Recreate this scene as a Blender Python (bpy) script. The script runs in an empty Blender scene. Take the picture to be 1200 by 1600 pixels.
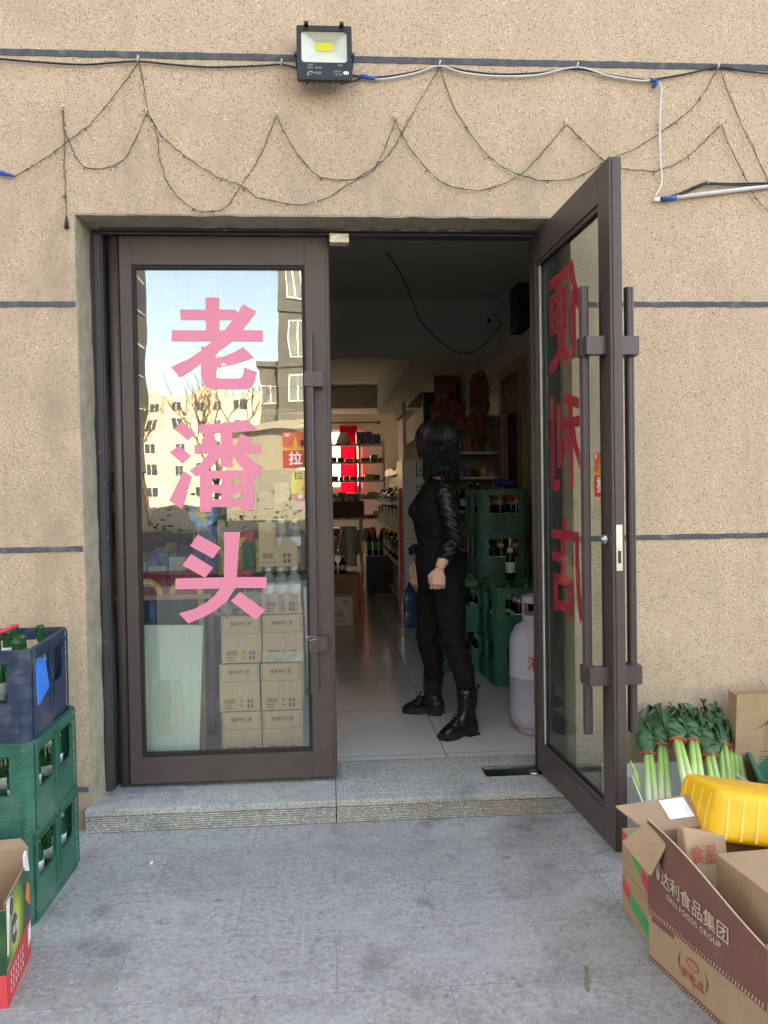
import bpy, math, random
from mathutils import Vector, Matrix, Euler, noise
random.seed(7)
R = math.radians
SC = bpy.context.scene
COL = SC.collection
# ------------------------------------------------------------------ camera
CAMP = Vector((0, -3.3, 1.29)); FL = 1300.0
_yaw, _pit, _rol = R(4.025), R(-1.17), R(-0.91)
_f = Vector((math.sin(_yaw)*math.cos(_pit), math.cos(_yaw)*math.cos(_pit), math.sin(_pit)))
_r = Vector((math.cos(_yaw), -math.sin(_yaw), 0)); _u = _r.cross(_f)
_c, _s = math.cos(_rol), math.sin(_rol)
RI = _c*_r + _s*_u; UP = -_s*_r + _c*_u
cam = bpy.data.cameras.new('camera'); camo = bpy.data.objects.new('camera', cam); COL.objects.link(camo)
cam.sensor_fit = 'VERTICAL'; cam.sensor_height = 36.0; cam.lens = 36.0*FL/1600.0
cam.clip_start = 0.05; cam.clip_end = 1000
m = Matrix((RI, UP, -_f)).transposed().to_4x4(); m.translation = CAMP
camo.matrix_world = m
SC.camera = camo
def at(px, py, Y):
    d = _f + (px-600)/FL*RI - (py-800)/FL*UP
    return CAMP + d*((Y-CAMP.y)/d.y)
def atz(px, py, Z):
    d = _f + (px-600)/FL*RI - (py-800)/FL*UP
    return CAMP + d*((Z-CAMP.z)/d.z)
# ------------------------------------------------------------------ world, sun, exposure
SUN_EL, SUN_AZ = R(35), R(22)          # azimuth from +Y towards +X
w = bpy.data.worlds.new('World'); SC.world = w; w.use_nodes = True
nt = w.node_tree; bg = nt.nodes['Background']
sky = nt.nodes.new('ShaderNodeTexSky'); sky.sky_type = 'NISHITA'; sky.sun_disc = False
sky.sun_elevation = SUN_EL; sky.sun_rotation = SUN_AZ; sky.altitude = 50; sky.air_density = 1.0; sky.dust_density = 2.0; sky.ozone_density = 1.0
nt.links.new(sky.outputs[0], bg.inputs[0]); bg.inputs[1].default_value = 0.15
sl = bpy.data.lights.new('sun', 'SUN'); sl.energy = 4.0; sl.angle = R(0.5); sl.color = (1, .93, .82)
slo = bpy.data.objects.new('sun', sl); COL.objects.link(slo)
sd = Vector((math.sin(SUN_AZ)*math.cos(SUN_EL), math.cos(SUN_AZ)*math.cos(SUN_EL), math.sin(SUN_EL)))
slo.rotation_euler = (-sd).to_track_quat('-Z', 'Y').to_euler()
SC.view_settings.view_transform = 'Standard'; SC.view_settings.look = 'None'
SC.view_settings.exposure = 3.2; SC.view_settings.use_white_balance = True; SC.view_settings.white_balance_temperature = 9200; SC.view_settings.white_balance_tint = 12; SC.view_settings.gamma = 1.0
SC.view_settings.use_curve_mapping = False
SC.cycles.max_bounces = 10; SC.cycles.diffuse_bounces = 6; SC.cycles.transparent_max_bounces = 16
# ------------------------------------------------------------------ materials
def mat(name, col, rough=.6, metal=0, var=0, vscale=8, bump=0, bscale=60, spec=.5, trans=0, ior=1.45, col2=None, spots=None, grime=None, coat=0, space='Object'):
    m = bpy.data.materials.new(name); m.use_nodes = True
    N = m.node_tree.nodes; L = m.node_tree.links; b = N['Principled BSDF']
    b.inputs['Base Color'].default_value = (*col, 1); b.inputs['Roughness'].default_value = rough
    b.inputs['Metallic'].default_value = metal; b.inputs['IOR'].default_value = ior
    b.inputs['Specular IOR Level'].default_value = spec
    b.inputs['Transmission Weight'].default_value = trans
    b.inputs['Coat Weight'].default_value = coat
    tc = N.new('ShaderNodeTexCoord'); out = None
    cs = tc.outputs[space]
    def noi(scale, det=4, ro=.6):
        n = N.new('ShaderNodeTexNoise'); n.inputs['Scale'].default_value = scale; n.inputs['Detail'].default_value = det
        n.inputs['Roughness'].default_value = ro; L.new(cs, n.inputs['Vector']); return n.outputs['Fac']
    def ramp(fac, stops):
        r = N.new('ShaderNodeValToRGB'); L.new(fac, r.inputs[0]); e = r.color_ramp.elements
        e[0].position, e[0].color = stops[0][0], (*stops[0][1], 1); e[1].position, e[1].color = stops[-1][0], (*stops[-1][1], 1)
        for p, c in stops[1:-1]:
            x = e.new(p); x.color = (*c, 1)
        return r.outputs[0]
    def mix(fac, a, bb):
        x = N.new('ShaderNodeMix'); x.data_type = 'RGBA'
        if isinstance(fac, float): x.inputs[0].default_value = fac
        else: L.new(fac, x.inputs[0])
        for s, q in ((6, a), (7, bb)):
            if isinstance(q, tuple): x.inputs[s].default_value = (*q, 1)
            else: L.new(q, x.inputs[s])
        return x.outputs[2]
    if var:
        c2 = col2 or tuple(min(1, c*(1+var)) for c in col); c1 = tuple(c*(1-var) for c in col)
        out = ramp(noi(vscale), [(.3, c1), (.7, c2)])
    if spots:
        for (sc, lo, hi, c) in spots:
            v = N.new('ShaderNodeTexVoronoi'); v.inputs['Scale'].default_value = sc; v.inputs['Randomness'].default_value = 1
            L.new(cs, v.inputs['Vector'])
            sep = N.new('ShaderNodeSeparateColor'); L.new(v.outputs['Color'], sep.inputs[0])
            mt = N.new('ShaderNodeMath'); mt.operation = 'GREATER_THAN'; L.new(sep.outputs[0], mt.inputs[0]); mt.inputs[1].default_value = lo
            mr = N.new('ShaderNodeMath'); mr.operation = 'LESS_THAN'; L.new(v.outputs['Distance'], mr.inputs[0]); mr.inputs[1].default_value = hi
            mm = N.new('ShaderNodeMath'); mm.operation = 'MULTIPLY'; L.new(mt.outputs[0], mm.inputs[0]); L.new(mr.outputs[0], mm.inputs[1])
            out = mix(mm.outputs[0], out if out else col, c)
    if grime:
        for (sc, lo, hi, c, amt) in grime:
            g = ramp(noi(sc, 6, .65), [(lo, (0, 0, 0)), (hi, (amt, amt, amt))])
            out = mix(g, out if out else col, c)
    if out: L.new(out, b.inputs['Base Color'])
    if bump:
        bn = N.new('ShaderNodeBump'); bn.inputs['Strength'].default_value = bump; bn.inputs['Distance'].default_value = .004
        L.new(noi(bscale, 3), bn.inputs['Height']); L.new(bn.outputs[0], b.inputs['Normal'])
    return m
def add_nodes(m):
    return m.node_tree.nodes, m.node_tree.links, m.node_tree.nodes['Principled BSDF']
def glassmat(name, tint, base_refl, rough=0.0, graze=.9):
    m = bpy.data.materials.new(name); m.use_nodes = True; N = m.node_tree.nodes; L = m.node_tree.links
    N.remove(N['Principled BSDF']); o = N['Material Output']
    t = N.new('ShaderNodeBsdfTransparent'); t.inputs[0].default_value = (*tint, 1)
    g = N.new('ShaderNodeBsdfGlossy'); g.inputs[1].default_value = rough; g.inputs[0].default_value = (.92, .97, 1, 1)
    lw = N.new('ShaderNodeLayerWeight'); lw.inputs[0].default_value = .25
    mr = N.new('ShaderNodeMapRange'); mr.inputs[3].default_value = base_refl; mr.inputs[4].default_value = graze
    L.new(lw.outputs['Fresnel'], mr.inputs[0])
    tc = N.new('ShaderNodeTexCoord'); n = N.new('ShaderNodeTexNoise'); n.inputs['Scale'].default_value = 1.6; L.new(tc.outputs['Object'], n.inputs[0])
    b = N.new('ShaderNodeBump'); b.inputs['Strength'].default_value = .05; b.inputs['Distance'].default_value = .05; L.new(n.outputs[0], b.inputs['Height'])
    L.new(b.outputs[0], g.inputs['Normal'])
    x = N.new('ShaderNodeMixShader'); L.new(mr.outputs[0], x.inputs[0]); L.new(t.outputs[0], x.inputs[1]); L.new(g.outputs[0], x.inputs[2])
    # a thin film of dust with streaks
    d = N.new('ShaderNodeBsdfDiffuse'); d.inputs[0].default_value = (.6, .6, .58, 1)
    mp = N.new('ShaderNodeMapping'); mp.inputs['Scale'].default_value = (22, 22, 1.2); L.new(tc.outputs['Object'], mp.inputs[0])
    n2 = N.new('ShaderNodeTexNoise'); n2.inputs['Scale'].default_value = 2.5; n2.inputs['Detail'].default_value = 8; n2.inputs['Roughness'].default_value = .7; L.new(mp.outputs[0], n2.inputs[0])
    r = N.new('ShaderNodeMapRange'); r.inputs[1].default_value = .5; r.inputs[2].default_value = .8; r.inputs[3].default_value = .004; r.inputs[4].default_value = .08
    L.new(n2.outputs[0], r.inputs[0])
    y = N.new('ShaderNodeMixShader'); L.new(r.outputs[0], y.inputs[0]); L.new(x.outputs[0], y.inputs[1]); L.new(d.outputs[0], y.inputs[2])
    L.new(y.outputs[0], o.inputs[0]); return m
def emis(name, col, st):
    m = mat(name, col); b = m.node_tree.nodes['Principled BSDF']; b.inputs['Emission Color'].default_value = (*col, 1); b.inputs['Emission Strength'].default_value = st; return m

M = {}
M['stucco'] = mat('stucco', (.595, .44, .315), .92, var=.06, vscale=5, bump=.75, bscale=85, spec=.2,
    spots=[(170, .55, .42, (.42, .30, .215)), (140, .80, .38, (.27, .19, .14)), (140, .94, .34, (.17, .125, .10)), (150, .93, .40, (.82, .71, .57)), (75, .95, .3, (.50, .37, .27))],
    grime=[(1.3, .58, .80, (.30, .22, .16), .55), (.6, .5, .9, (.62, .49, .36), .5)])
def wall_dirt(m):
    N, L, b = add_nodes(m); src = b.inputs['Base Color'].links[0].from_socket
    tc = N.new('ShaderNodeTexCoord')
    def n(scale, mscale, d=6, r=.65):
        mp = N.new('ShaderNodeMapping'); mp.inputs['Scale'].default_value = mscale; L.new(tc.outputs['Object'], mp.inputs[0])
        q = N.new('ShaderNodeTexNoise'); q.inputs['Scale'].default_value = scale; q.inputs['Detail'].default_value = d; q.inputs['Roughness'].default_value = r; L.new(mp.outputs[0], q.inputs[0]); return q.outputs[0]
    def mr(x, a, bb, c, d):
        q = N.new('ShaderNodeMapRange'); L.new(x, q.inputs[0])
        for i, v in enumerate((a, bb, c, d)): q.inputs[i+1].default_value = v
        return q.outputs[0]
    def mul(a, bb):
        q = N.new('ShaderNodeMath'); q.operation = 'MULTIPLY'; L.new(a, q.inputs[0]); L.new(bb, q.inputs[1]); return q.outputs[0]
    def mixc(f, a, c):
        x = N.new('ShaderNodeMix'); x.data_type = 'RGBA'; L.new(f, x.inputs[0]); L.new(a, x.inputs[6]); x.inputs[7].default_value = (*c, 1); return x.outputs[2]
    sp = N.new('ShaderNodeSeparateXYZ'); L.new(tc.outputs['Object'], sp.inputs[0])
    # grey brown wear beside the opening (|x| about 1.05), splash dirt near the ground, vertical run marks, patches
    ax = N.new('ShaderNodeMath'); ax.operation = 'ABSOLUTE'; L.new(sp.outputs[0], ax.inputs[0])
    side = mul(mr(ax.outputs[0], 1.5, 1.0, 0, 1), mr(sp.outputs[2], 2.9, 2.3, 0, 1))
    c = mixc(mul(side, mr(n(5, (1, 1, .45)), .40, .62, .12, .8)), src, (.36, .275, .20))
    c = mixc(mul(mr(sp.outputs[2], .75, .0, 0, 1), mr(n(7, (1, 1, .7)), .35, .62, .15, .8)), c, (.25, .20, .15))
    c = mixc(mr(n(3, (2.5, 1, .16)), .56, .72, 0, .35), c, (.36, .27, .20))
    c = mixc(mr(n(1.1, (1, 1, 1)), .55, .75, 0, .4), c, (.70, .53, .41))
    c = mixc(mr(n(9, (1, 1, .6)), .68, .74, 0, .5), c, (.26, .20, .155))
    L.new(c, b.inputs['Base Color'])
wall_dirt(M['stucco'])
M['reveal'] = mat('reveal_render', (.36, .31, .235), .95, var=.18, vscale=20, bump=.5, bscale=120, spec=.2, grime=[(4, .55, .8, (.2, .17, .13), .6)])
M['joint'] = mat('joint_dark', (.085, .09, .105), .8, var=.25, vscale=30, grime=[(14, .55, .75, (.35, .32, .29), .5)])
M['granite'] = mat('granite', (.36, .35, .325), .65, var=.15, vscale=10, bump=.35, bscale=150,
    spots=[(170, .55, .4, (.52, .52, .52)), (150, .7, .4, (.13, .13, .14)), (220, .8, .4, (.65, .63, .6))], grime=[(3, .55, .8, (.12, .12, .125), .5)])
M['granite2'] = mat('granite_ribbed', (.36, .35, .33), .8, var=.2, vscale=12, bump=.5, bscale=90,
    spots=[(95, .5, .42, (.62, .60, .55)), (120, .8, .4, (.14, .13, .12))], grime=[(2.2, .45, .7, (.42, .33, .22), .5)])
M['frame'] = mat('frame_brown', (.075, .055, .052), .42, var=.1, vscale=6, bump=.08, bscale=200, grime=[(26, .66, .76, (.2, .18, .17), .35)])
M['jamb'] = mat('jamb_dark', (.045, .043, .047), .55, var=.15, vscale=9, grime=[(22, .63, .72, (.4, .36, .32), .6)])
M['handle'] = mat('handle_brown', (.078, .058, .058), .33, var=.08, vscale=10, bump=.03)
M['gasket'] = mat('gasket_dark', (.012, .012, .014), .6, var=.2)
M['palegasket'] = mat('gasket_pale', (.45, .46, .42), .5, var=.2)
M['glass'] = glassmat('door_glass', (.96, .98, .965), .085, 0, .8)
M['glass2'] = glassmat('door_glass_inner', (.84, .88, .84), .03, 0, .25)
M['pink'] = mat('pink_vinyl', (.95, .30, .44), .45, var=.03, vscale=3)
M['backlit_vinyl'] = mat('backlit_vinyl', (.74, .075, .16), .5, var=.04, vscale=3)  # same film as the pink; its backlit red is put into the colour
for _k, _c in (('pink', (.95, .32, .46)), ('backlit_vinyl', (.80, .12, .22))):
    _N, _L, _b = add_nodes(M[_k]); _t = _N.new('ShaderNodeBsdfTranslucent'); _t.inputs[0].default_value = (_c[0], _c[1]*.6, _c[2]*.7, 1); _x = _N.new('ShaderNodeMixShader'); _x.inputs[0].default_value = .5 if _k == 'backlit_vinyl' else .15
    _L.new(_b.outputs[0], _x.inputs[1]); _L.new(_t.outputs[0], _x.inputs[2]); _L.new(_x.outputs[0], _N['Material Output'].inputs[0])
M['black'] = mat('black_paint', (.015, .016, .017), .4, var=.2, bump=.05)
M['dark'] = mat('dark_plastic', (.02, .02, .022), .5, var=.3)
M['cable'] = mat('black_cable', (.03, .028, .028), .55, var=.4, vscale=20)
M['wire'] = mat('brown_wire', (.12, .085, .062), .7, var=.4, vscale=30)
M['wcable'] = mat('white_cable', (.72, .70, .66), .45, var=.12, vscale=15)
M['bluetape'] = mat('blue_tape', (.02, .09, .36), .4, var=.2, vscale=30)
M['clip'] = mat('white_clip', (.75, .73, .68), .5, var=.1)
M['metal'] = mat('zinc_metal', (.55, .55, .54), .3, metal=1, var=.12, vscale=20)
M['foil'] = mat('crumpled_foil', (.62, .57, .48), .3, metal=.6, var=.2, vscale=60, bump=1, bscale=60)
M['crate_blue'] = mat('crate_blue', (.016, .034, .074), .55, var=.18, vscale=7, bump=.12, grime=[(9, .50, .72, (.14, .14, .17), .6), (36, .62, .7, (.2, .2, .22), .5)])
M['crate_green'] = mat('crate_green', (.017, .125, .085), .5, var=.2, vscale=7, bump=.12, grime=[(8, .50, .72, (.14, .2, .17), .6), (38, .62, .7, (.22, .27, .24), .5)])
M['crate_dgreen'] = mat('crate_dark_green', (.02, .17, .10), .5, var=.2, vscale=6, grime=[(9, .56, .78, (.1, .14, .12), .4)])
M['crate_olive'] = mat('crate_old_green', (.06, .16, .12), .6, var=.3, vscale=6)
M['bottle'] = mat('green_glass', (.03, .22, .07), .06, trans=.75, ior=1.4)
M['bottle_d'] = mat('dark_glass', (.006, .014, .009), .08, var=.1)
M['label'] = mat('bottle_label', (.6, .66, .62), .5, var=.3, vscale=60)
M['gold'] = mat('gold_foil', (.75, .50, .12), .28, metal=.85, var=.15, vscale=40)
M['card'] = mat('cardboard', (.43, .28, .17), .85, var=.08, vscale=9, bump=.35, bscale=14, grime=[(4, .5, .9, (.33, .21, .13), .6), (17, .60, .70, (.27, .17, .11), .45), (6, .62, .72, (.52, .38, .26), .5)])
M['card3'] = mat('cardboard_lit', (.62, .44, .27), .8, var=.06, vscale=9, grime=[(4, .5, .9, (.5, .36, .22), .5)])  # brighter cardboard copy; the light near the glass is put into the colour
M['card2'] = mat('cardboard_inside', (.36, .24, .15), .9, var=.1, vscale=8, bump=.1, bscale=30)
M['cardedge'] = mat('cardboard_edge', (.5, .38, .27), .9, var=.25, vscale=90)
M['cardred'] = mat('carton_print_maroon', (.215, .085, .07), .6, var=.08, vscale=6, grime=[(11, .55, .8, (.3, .17, .13), .4)])
M['cardgrn'] = mat('carton_print_green', (.03, .35, .12), .6, var=.1)
M['cardr2'] = mat('carton_print_red', (.65, .06, .07), .6, var=.1)
M['ink'] = mat('dark_ink', (.07, .055, .045), .7, var=.3, vscale=40)
M['inkgrey'] = mat('faded_ink', (.17, .12, .085), .8, var=.4, vscale=60)
M['palecard'] = mat('pale_print', (.62, .50, .38), .7, var=.1)
M['white'] = mat('white_paint', (.78, .78, .76), .5, var=.04, vscale=5)
M['paper'] = mat('white_paper', (.8, .8, .78), .7, var=.05)
M['foam'] = mat('white_foam_board', (.60, .72, .64), .5, var=.06, vscale=3, grime=[(3, .5, .9, (.5, .6, .55), .4)])
M['wood'] = mat('pale_wood', (.50, .33, .18), .6, var=.2, vscale=10)
M['yellow'] = mat('yellow_plastic', (.93, .48, .02), .42, var=.1, vscale=8, bump=.25, bscale=12, grime=[(10, .58, .74, (.72, .36, .04), .6), (30, .66, .72, (.55, .33, .1), .5)])
M['yellow_l'] = mat('yellow_plastic_rib', (.96, .66, .15), .35, var=.1, vscale=20)
M['tile'] = mat('interior_tile', (.52, .50, .48), .12, var=.05, vscale=3)
M['iwall'] = mat('interior_wall_paint', (.58, .57, .53), .85, var=.05, vscale=2, grime=[(3, .6, .9, (.3, .29, .26), .4)])
M['cyl'] = mat('gas_cylinder_paint', (.52, .51, .62), .38, var=.06, vscale=9, grime=[(12, .62, .72, (.3, .25, .25), .5)])
M['skin'] = mat('skin', (.76, .44, .32), .5, var=.07, vscale=20, bump=.05)
M['cloth'] = mat('black_knit', (.010, .010, .013), .9, var=.2, vscale=30, bump=.2, bscale=200, spec=.2)
M['trouser'] = mat('black_denim', (.011, .011, .011), .9, var=.2, vscale=30, bump=.2, bscale=200, spec=.2)
M['leather'] = mat('black_leather', (.012, .012, .013), .36, var=.2, vscale=20, bump=.5, bscale=45)
M['boot'] = mat('boot_leather', (.010, .010, .010), .25, var=.2, vscale=20, bump=.5, bscale=60)
M['sole'] = mat('boot_sole', (.014, .014, .014), .6, var=.2)
M['hair'] = mat('black_hair', (.010, .009, .010), .38, var=.3, vscale=40)
M['leafd'] = mat('leek_leaf', (.040, .115, .045), .45, var=.4, vscale=22, bump=.35, bscale=60, grime=[(14, .55, .8, (.13, .24, .07), .6)])
M['rband'] = mat('red_band', (.65, .08, .05), .5, var=.2)
M['redc'] = mat('red_print', (.62, .03, .04), .5, var=.1)
M['steel'] = mat('grey_shelf_steel', (.45, .45, .44), .45, var=.1)
# leek stalk: white at the root, light green towards the leaves
def leekmat():
    m = mat('leek_stalk', (.8, .8, .6), .4); N, L, b = add_nodes(m)
    tc = N.new('ShaderNodeTexCoord'); s = N.new('ShaderNodeSeparateXYZ'); L.new(tc.outputs['Object'], s.inputs[0])
    n = N.new('ShaderNodeTexNoise'); n.inputs['Scale'].default_value = 30; L.new(tc.outputs['Object'], n.inputs[0])
    ma = N.new('ShaderNodeMath'); ma.operation = 'MULTIPLY_ADD'; L.new(n.outputs[0], ma.inputs[0]); ma.inputs[1].default_value = .06; L.new(s.outputs[2], ma.inputs[2])
    r = N.new('ShaderNodeValToRGB'); L.new(ma.outputs[0], r.inputs[0]); e = r.color_ramp.elements
    e[0].position = .12; e[0].color = (.80, .80, .66, 1); e[1].position = .42; e[1].color = (.22, .40, .10, 1)
    x = e.new(.22); x.color = (.70, .76, .45, 1); x = e.new(.3); x.color = (.42, .60, .18, 1)
    L.new(r.outputs[0], b.inputs['Base Color']); b.inputs['Subsurface Weight'].default_value = .1; b.inputs['Subsurface Radius'].default_value = (.01, .01, .005); return m
M['leek'] = leekmat()
# pavers: running bond of .59 x .303 slabs measured in the photo
def pavermat():
    m = mat('paver_stone', (.2, .2, .21), .85); N, L, b = add_nodes(m)
    tc = N.new('ShaderNodeTexCoord'); mp = N.new('ShaderNodeMapping'); mp.inputs['Location'].default_value = (-.010, .25+.303*40, 0); L.new(tc.outputs['Object'], mp.inputs[0])
    br = N.new('ShaderNodeTexBrick'); br.inputs['Scale'].default_value = 1; br.inputs['Brick Width'].default_value = .592; br.inputs['Row Height'].default_value = .303
    br.inputs['Mortar Size'].default_value = .0016; br.inputs['Mortar Smooth'].default_value = .3; br.offset = .5; br.inputs['Bias'].default_value = 0
    br.inputs['Color1'].default_value = (.335, .325, .305, 1); br.inputs['Color2'].default_value = (.395, .382, .36, 1); br.inputs['Mortar'].default_value = (.20, .20, .20, 1)
    n0 = N.new('ShaderNodeTexNoise'); n0.inputs['Scale'].default_value = 30; L.new(tc.outputs['Object'], n0.inputs[0])
    vm = N.new('ShaderNodeVectorMath'); vm.operation = 'MULTIPLY_ADD'; L.new(n0.outputs['Color'], vm.inputs[0]); vm.inputs[1].default_value = (.002, .002, 0); L.new(mp.outputs[0], vm.inputs[2])
    L.new(vm.outputs[0], br.inputs['Vector'])
    def noi(s, d=6, r=.65):
        n = N.new('ShaderNodeTexNoise'); n.inputs['Scale'].default_value = s; n.inputs['Detail'].default_value = d; n.inputs['Roughness'].default_value = r; L.new(tc.outputs['Object'], n.inputs[0]); return n.outputs[0]
    def mr(x, a, bb, c, d):
        q = N.new('ShaderNodeMapRange'); L.new(x, q.inputs[0])
        for i, v in enumerate((a, bb, c, d)): q.inputs[i+1].default_value = v
        return q.outputs[0]
    def mixc(f, a, c, bt='MIX'):
        x = N.new('ShaderNodeMix'); x.data_type = 'RGBA'; x.blend_type = bt
        L.new(f, x.inputs[0]) if not isinstance(f, float) else setattr(x.inputs[0], 'default_value', f)
        L.new(a, x.inputs[6]); x.inputs[7].default_value = (*c, 1) if isinstance(c, tuple) else (1, 1, 1, 1)
        if not isinstance(c, tuple): L.new(c, x.inputs[7])
        return x.outputs[2]
    c = mixc(mr(noi(42, 8, .8), .46, .62, 0, .75), br.outputs[0], (.18, .178, .175))
    c = mixc(mr(noi(75, 5, .7), .52, .64, 0, .7), c, (.50, .49, .47))
    c = mixc(mr(noi(2.6, 5, .6), .48, .66, 0, .5), c, (.44, .435, .42))
    c = mixc(mr(noi(5.5, 6, .75), .50, .66, 0, .45), c, (.19, .185, .175))
    c = mixc(mr(noi(1.9, 6, .7), .52, .66, 0, .55), c, (.19, .185, .175))
    c = mixc(mr(noi(3.7, 6, .7), .58, .68, 0, .6), c, (.14, .135, .13))
    c = mixc(mr(noi(9, 6, .7), .62, .70, 0, .75), c, (.10, .095, .09))
    L.new(c, b.inputs['Base Color'])
    bn = N.new('ShaderNodeBump'); bn.inputs['Strength'].default_value = .5; bn.inputs['Distance'].default_value = .003
    sm = N.new('ShaderNodeMath'); sm.operation = 'SUBTRACT'; L.new(noi(80, 4), sm.inputs[0]); L.new(br.outputs['Fac'], sm.inputs[1]); L.new(sm.outputs[0], bn.inputs['Height']); L.new(bn.outputs[0], b.inputs['Normal'])
    return m
M['paver'] = pavermat()
# ------------------------------------------------------------------ mesh helpers
ORG = {}
class MB:
    def __init__(s): s.v = []; s.f = []; s.m = []; s.sm = []
    def add(s, vs, fs, mi=0, T=None, smooth=False):
        o = len(s.v); s.v += [tuple(T @ Vector(v)) if T else tuple(v) for v in vs]
        s.f += [tuple(o+i for i in f) for f in fs]; s.m += [mi]*len(fs); s.sm += [smooth]*len(fs); return s
    def box(s, x0, x1, y0, y1, z0, z1, mi=0, T=None):
        vs = [(x, y, z) for z in (z0, z1) for (x, y) in ((x0, y0), (x1, y0), (x1, y1), (x0, y1))]
        return s.add(vs, [(3, 2, 1, 0), (4, 5, 6, 7), (0, 1, 5, 4), (1, 2, 6, 5), (2, 3, 7, 6), (3, 0, 4, 7)], mi, T)
    def hexa(s, b4, t4, mi=0):
        return s.add(list(b4)+list(t4), [(3, 2, 1, 0), (4, 5, 6, 7), (0, 1, 5, 4), (1, 2, 6, 5), (2, 3, 7, 6), (3, 0, 4, 7)], mi)
    def tube(s, pts, r, n=8, mi=0, caps=True, T=None, closed=False, ell=None):
        pts = [Vector(p) for p in pts]; k = len(pts); rs = r if isinstance(r, (list, tuple)) else [r]*k
        vs = []; fs = []; pn = None
        for i, p in enumerate(pts):
            d = (pts[min(i+1, k-1)]-pts[max(i-1, 0)])
            if d.length < 1e-9: d = Vector((0, 0, 1))
            d.normalize()
            if pn is None:
                a = Vector((0, 0, 1)) if abs(d.z) < .9 else Vector((1, 0, 0)); pn = (a - d*a.dot(d)).normalized()
            else:
                q = pn - d*pn.dot(d)
                pn = q.normalized() if q.length > 1e-6 else d.orthogonal().normalized()
            bn = d.cross(pn)
            for j in range(n):
                t = 2*math.pi*j/n; e = ell or 1
                vs.append(p + (pn*math.cos(t) + bn*math.sin(t)*e)*rs[i])
        for i in range(k-1):
            for j in range(n):
                a = i*n+j; b = i*n+(j+1) % n; fs.append((a, b, b+n, a+n))
        if caps: fs.append(tuple(range(n-1, -1, -1))); fs.append(tuple((k-1)*n+j for j in range(n)))
        return s.add(vs, fs, mi, T, n > 5)
    def cyl(s, p0, p1, r0, r1=None, n=16, mi=0, T=None): return s.tube([p0, p1], [r0, r0 if r1 is None else r1], n, mi, True, T)
    def lathe(s, prof, c=(0, 0, 0), n=20, mi=0, T=None):
        vs = []; fs = []; k = len(prof)
        for (r, z) in prof:
            for j in range(n):
                t = 2*math.pi*j/n; vs.append((c[0]+r*math.cos(t), c[1]+r*math.sin(t), c[2]+z))
        for i in range(k-1):
            for j in range(n):
                a = i*n+j; b = i*n+(j+1) % n; fs.append((a, b, b+n, a+n))
        if prof[0][0] > 1e-4: fs.append(tuple(range(n-1, -1, -1)))
        if prof[-1][0] > 1e-4: fs.append(tuple((k-1)*n+j for j in range(n)))
        return s.add(vs, fs, mi, T, True)
    def loft(s, rings, mi=0, T=None, smooth=True, caps=True):
        n = len(rings[0]); vs = [v for r in rings for v in r]; fs = []
        for i in range(len(rings)-1):
            for j in range(n):
                a = i*n+j; b = i*n+(j+1) % n; fs.append((a, b, b+n, a+n))
        if caps: fs.append(tuple(range(n-1, -1, -1))); fs.append(tuple((len(rings)-1)*n+j for j in range(n)))
        return s.add(vs, fs, mi, T, smooth)
    def ell(s, c, rx, ry, rz, n=14, k=9, mi=0, T=None, rot=None):
        rings = []
        for i in range(1, k):
            ph = -math.pi/2+math.pi*i/k
            rings.append([Vector((rx*math.cos(ph)*math.cos(2*math.pi*j/n), ry*math.cos(ph)*math.sin(2*math.pi*j/n), rz*math.sin(ph))) for j in range(n)])
        rings = [[(rot @ q if rot else q)+Vector(c) for q in r] for r in rings]
        return s.loft(rings, mi, T)
    def prism(s, poly, fn, w0, w1, mi=0):
        n = len(poly); vs = [fn(u, v, w0) for u, v in poly]+[fn(u, v, w1) for u, v in poly]
        fs = [tuple(range(n)), tuple(range(2*n-1, n-1, -1))]+[(i, n+i, n+(i+1) % n, (i+1) % n) for i in range(n)]
        return s.add(vs, fs, mi)
    def build(s, name, mats, parent=None, world=True, bevel=0, seg=2, noiseamp=0, nscale=8):
        if not isinstance(mats, (list, tuple)): mats = [mats]
        o0 = ORG.get(parent.name, Vector()) if (parent and world) else Vector()
        me = bpy.data.meshes.new(name); vs = [tuple(Vector(v)-o0) for v in s.v]
        if noiseamp: vs = [tuple(Vector(v)+noise.noise_vector(Vector(v)*nscale)*noiseamp) for v in vs]
        me.from_pydata(vs, [], s.f)
        for q in mats: me.materials.append(M[q] if isinstance(q, str) else q)
        me.polygons.foreach_set('material_index', s.m); me.polygons.foreach_set('use_smooth', s.sm)
        me.validate(); me.update()
        o = bpy.data.objects.new(name, me); COL.objects.link(o)
        if parent: o.parent = parent
        ORG[o.name] = o0
        if bevel:
            b = o.modifiers.new('bevel', 'BEVEL'); b.width = bevel; b.segments = seg; b.limit_method = 'ANGLE'; b.angle_limit = R(40); b.harden_normals = False
        return o
def tag(o, label, cat, group=None):
    o['label'] = label; o['category'] = cat
    if group: o['group'] = group
    return o
def kind(o, k): o['kind'] = k; return o
def thing(name, label, cat, loc=(0, 0, 0), rz=0, group=None):
    o = bpy.data.objects.new(name, None); COL.objects.link(o); o.empty_display_size = .1
    o.location = loc; o.rotation_euler = (0, 0, rz); ORG[o.name] = Vector(loc); return tag(o, label, cat, group)
def dup(root, loc, rz=0, label=None, group=None, rot=None, scale=None):
    def cp(o, par):
        c = o.copy(); COL.objects.link(c)
        if par: c.parent = par
        for ch in [x for x in CH.get(o.name, [])]: cp(ch, c)
        return c
    CH = {}
    for x in bpy.data.objects:
        if x.parent: CH.setdefault(x.parent.name, []).append(x)
    r = cp(root, None); r.location = loc; r.rotation_euler = rot or (0, 0, rz)
    if scale: r.scale = (scale,)*3 if isinstance(scale, (int, float)) else scale
    if label: r['label'] = label
    if group: r['group'] = group
    return r
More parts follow.
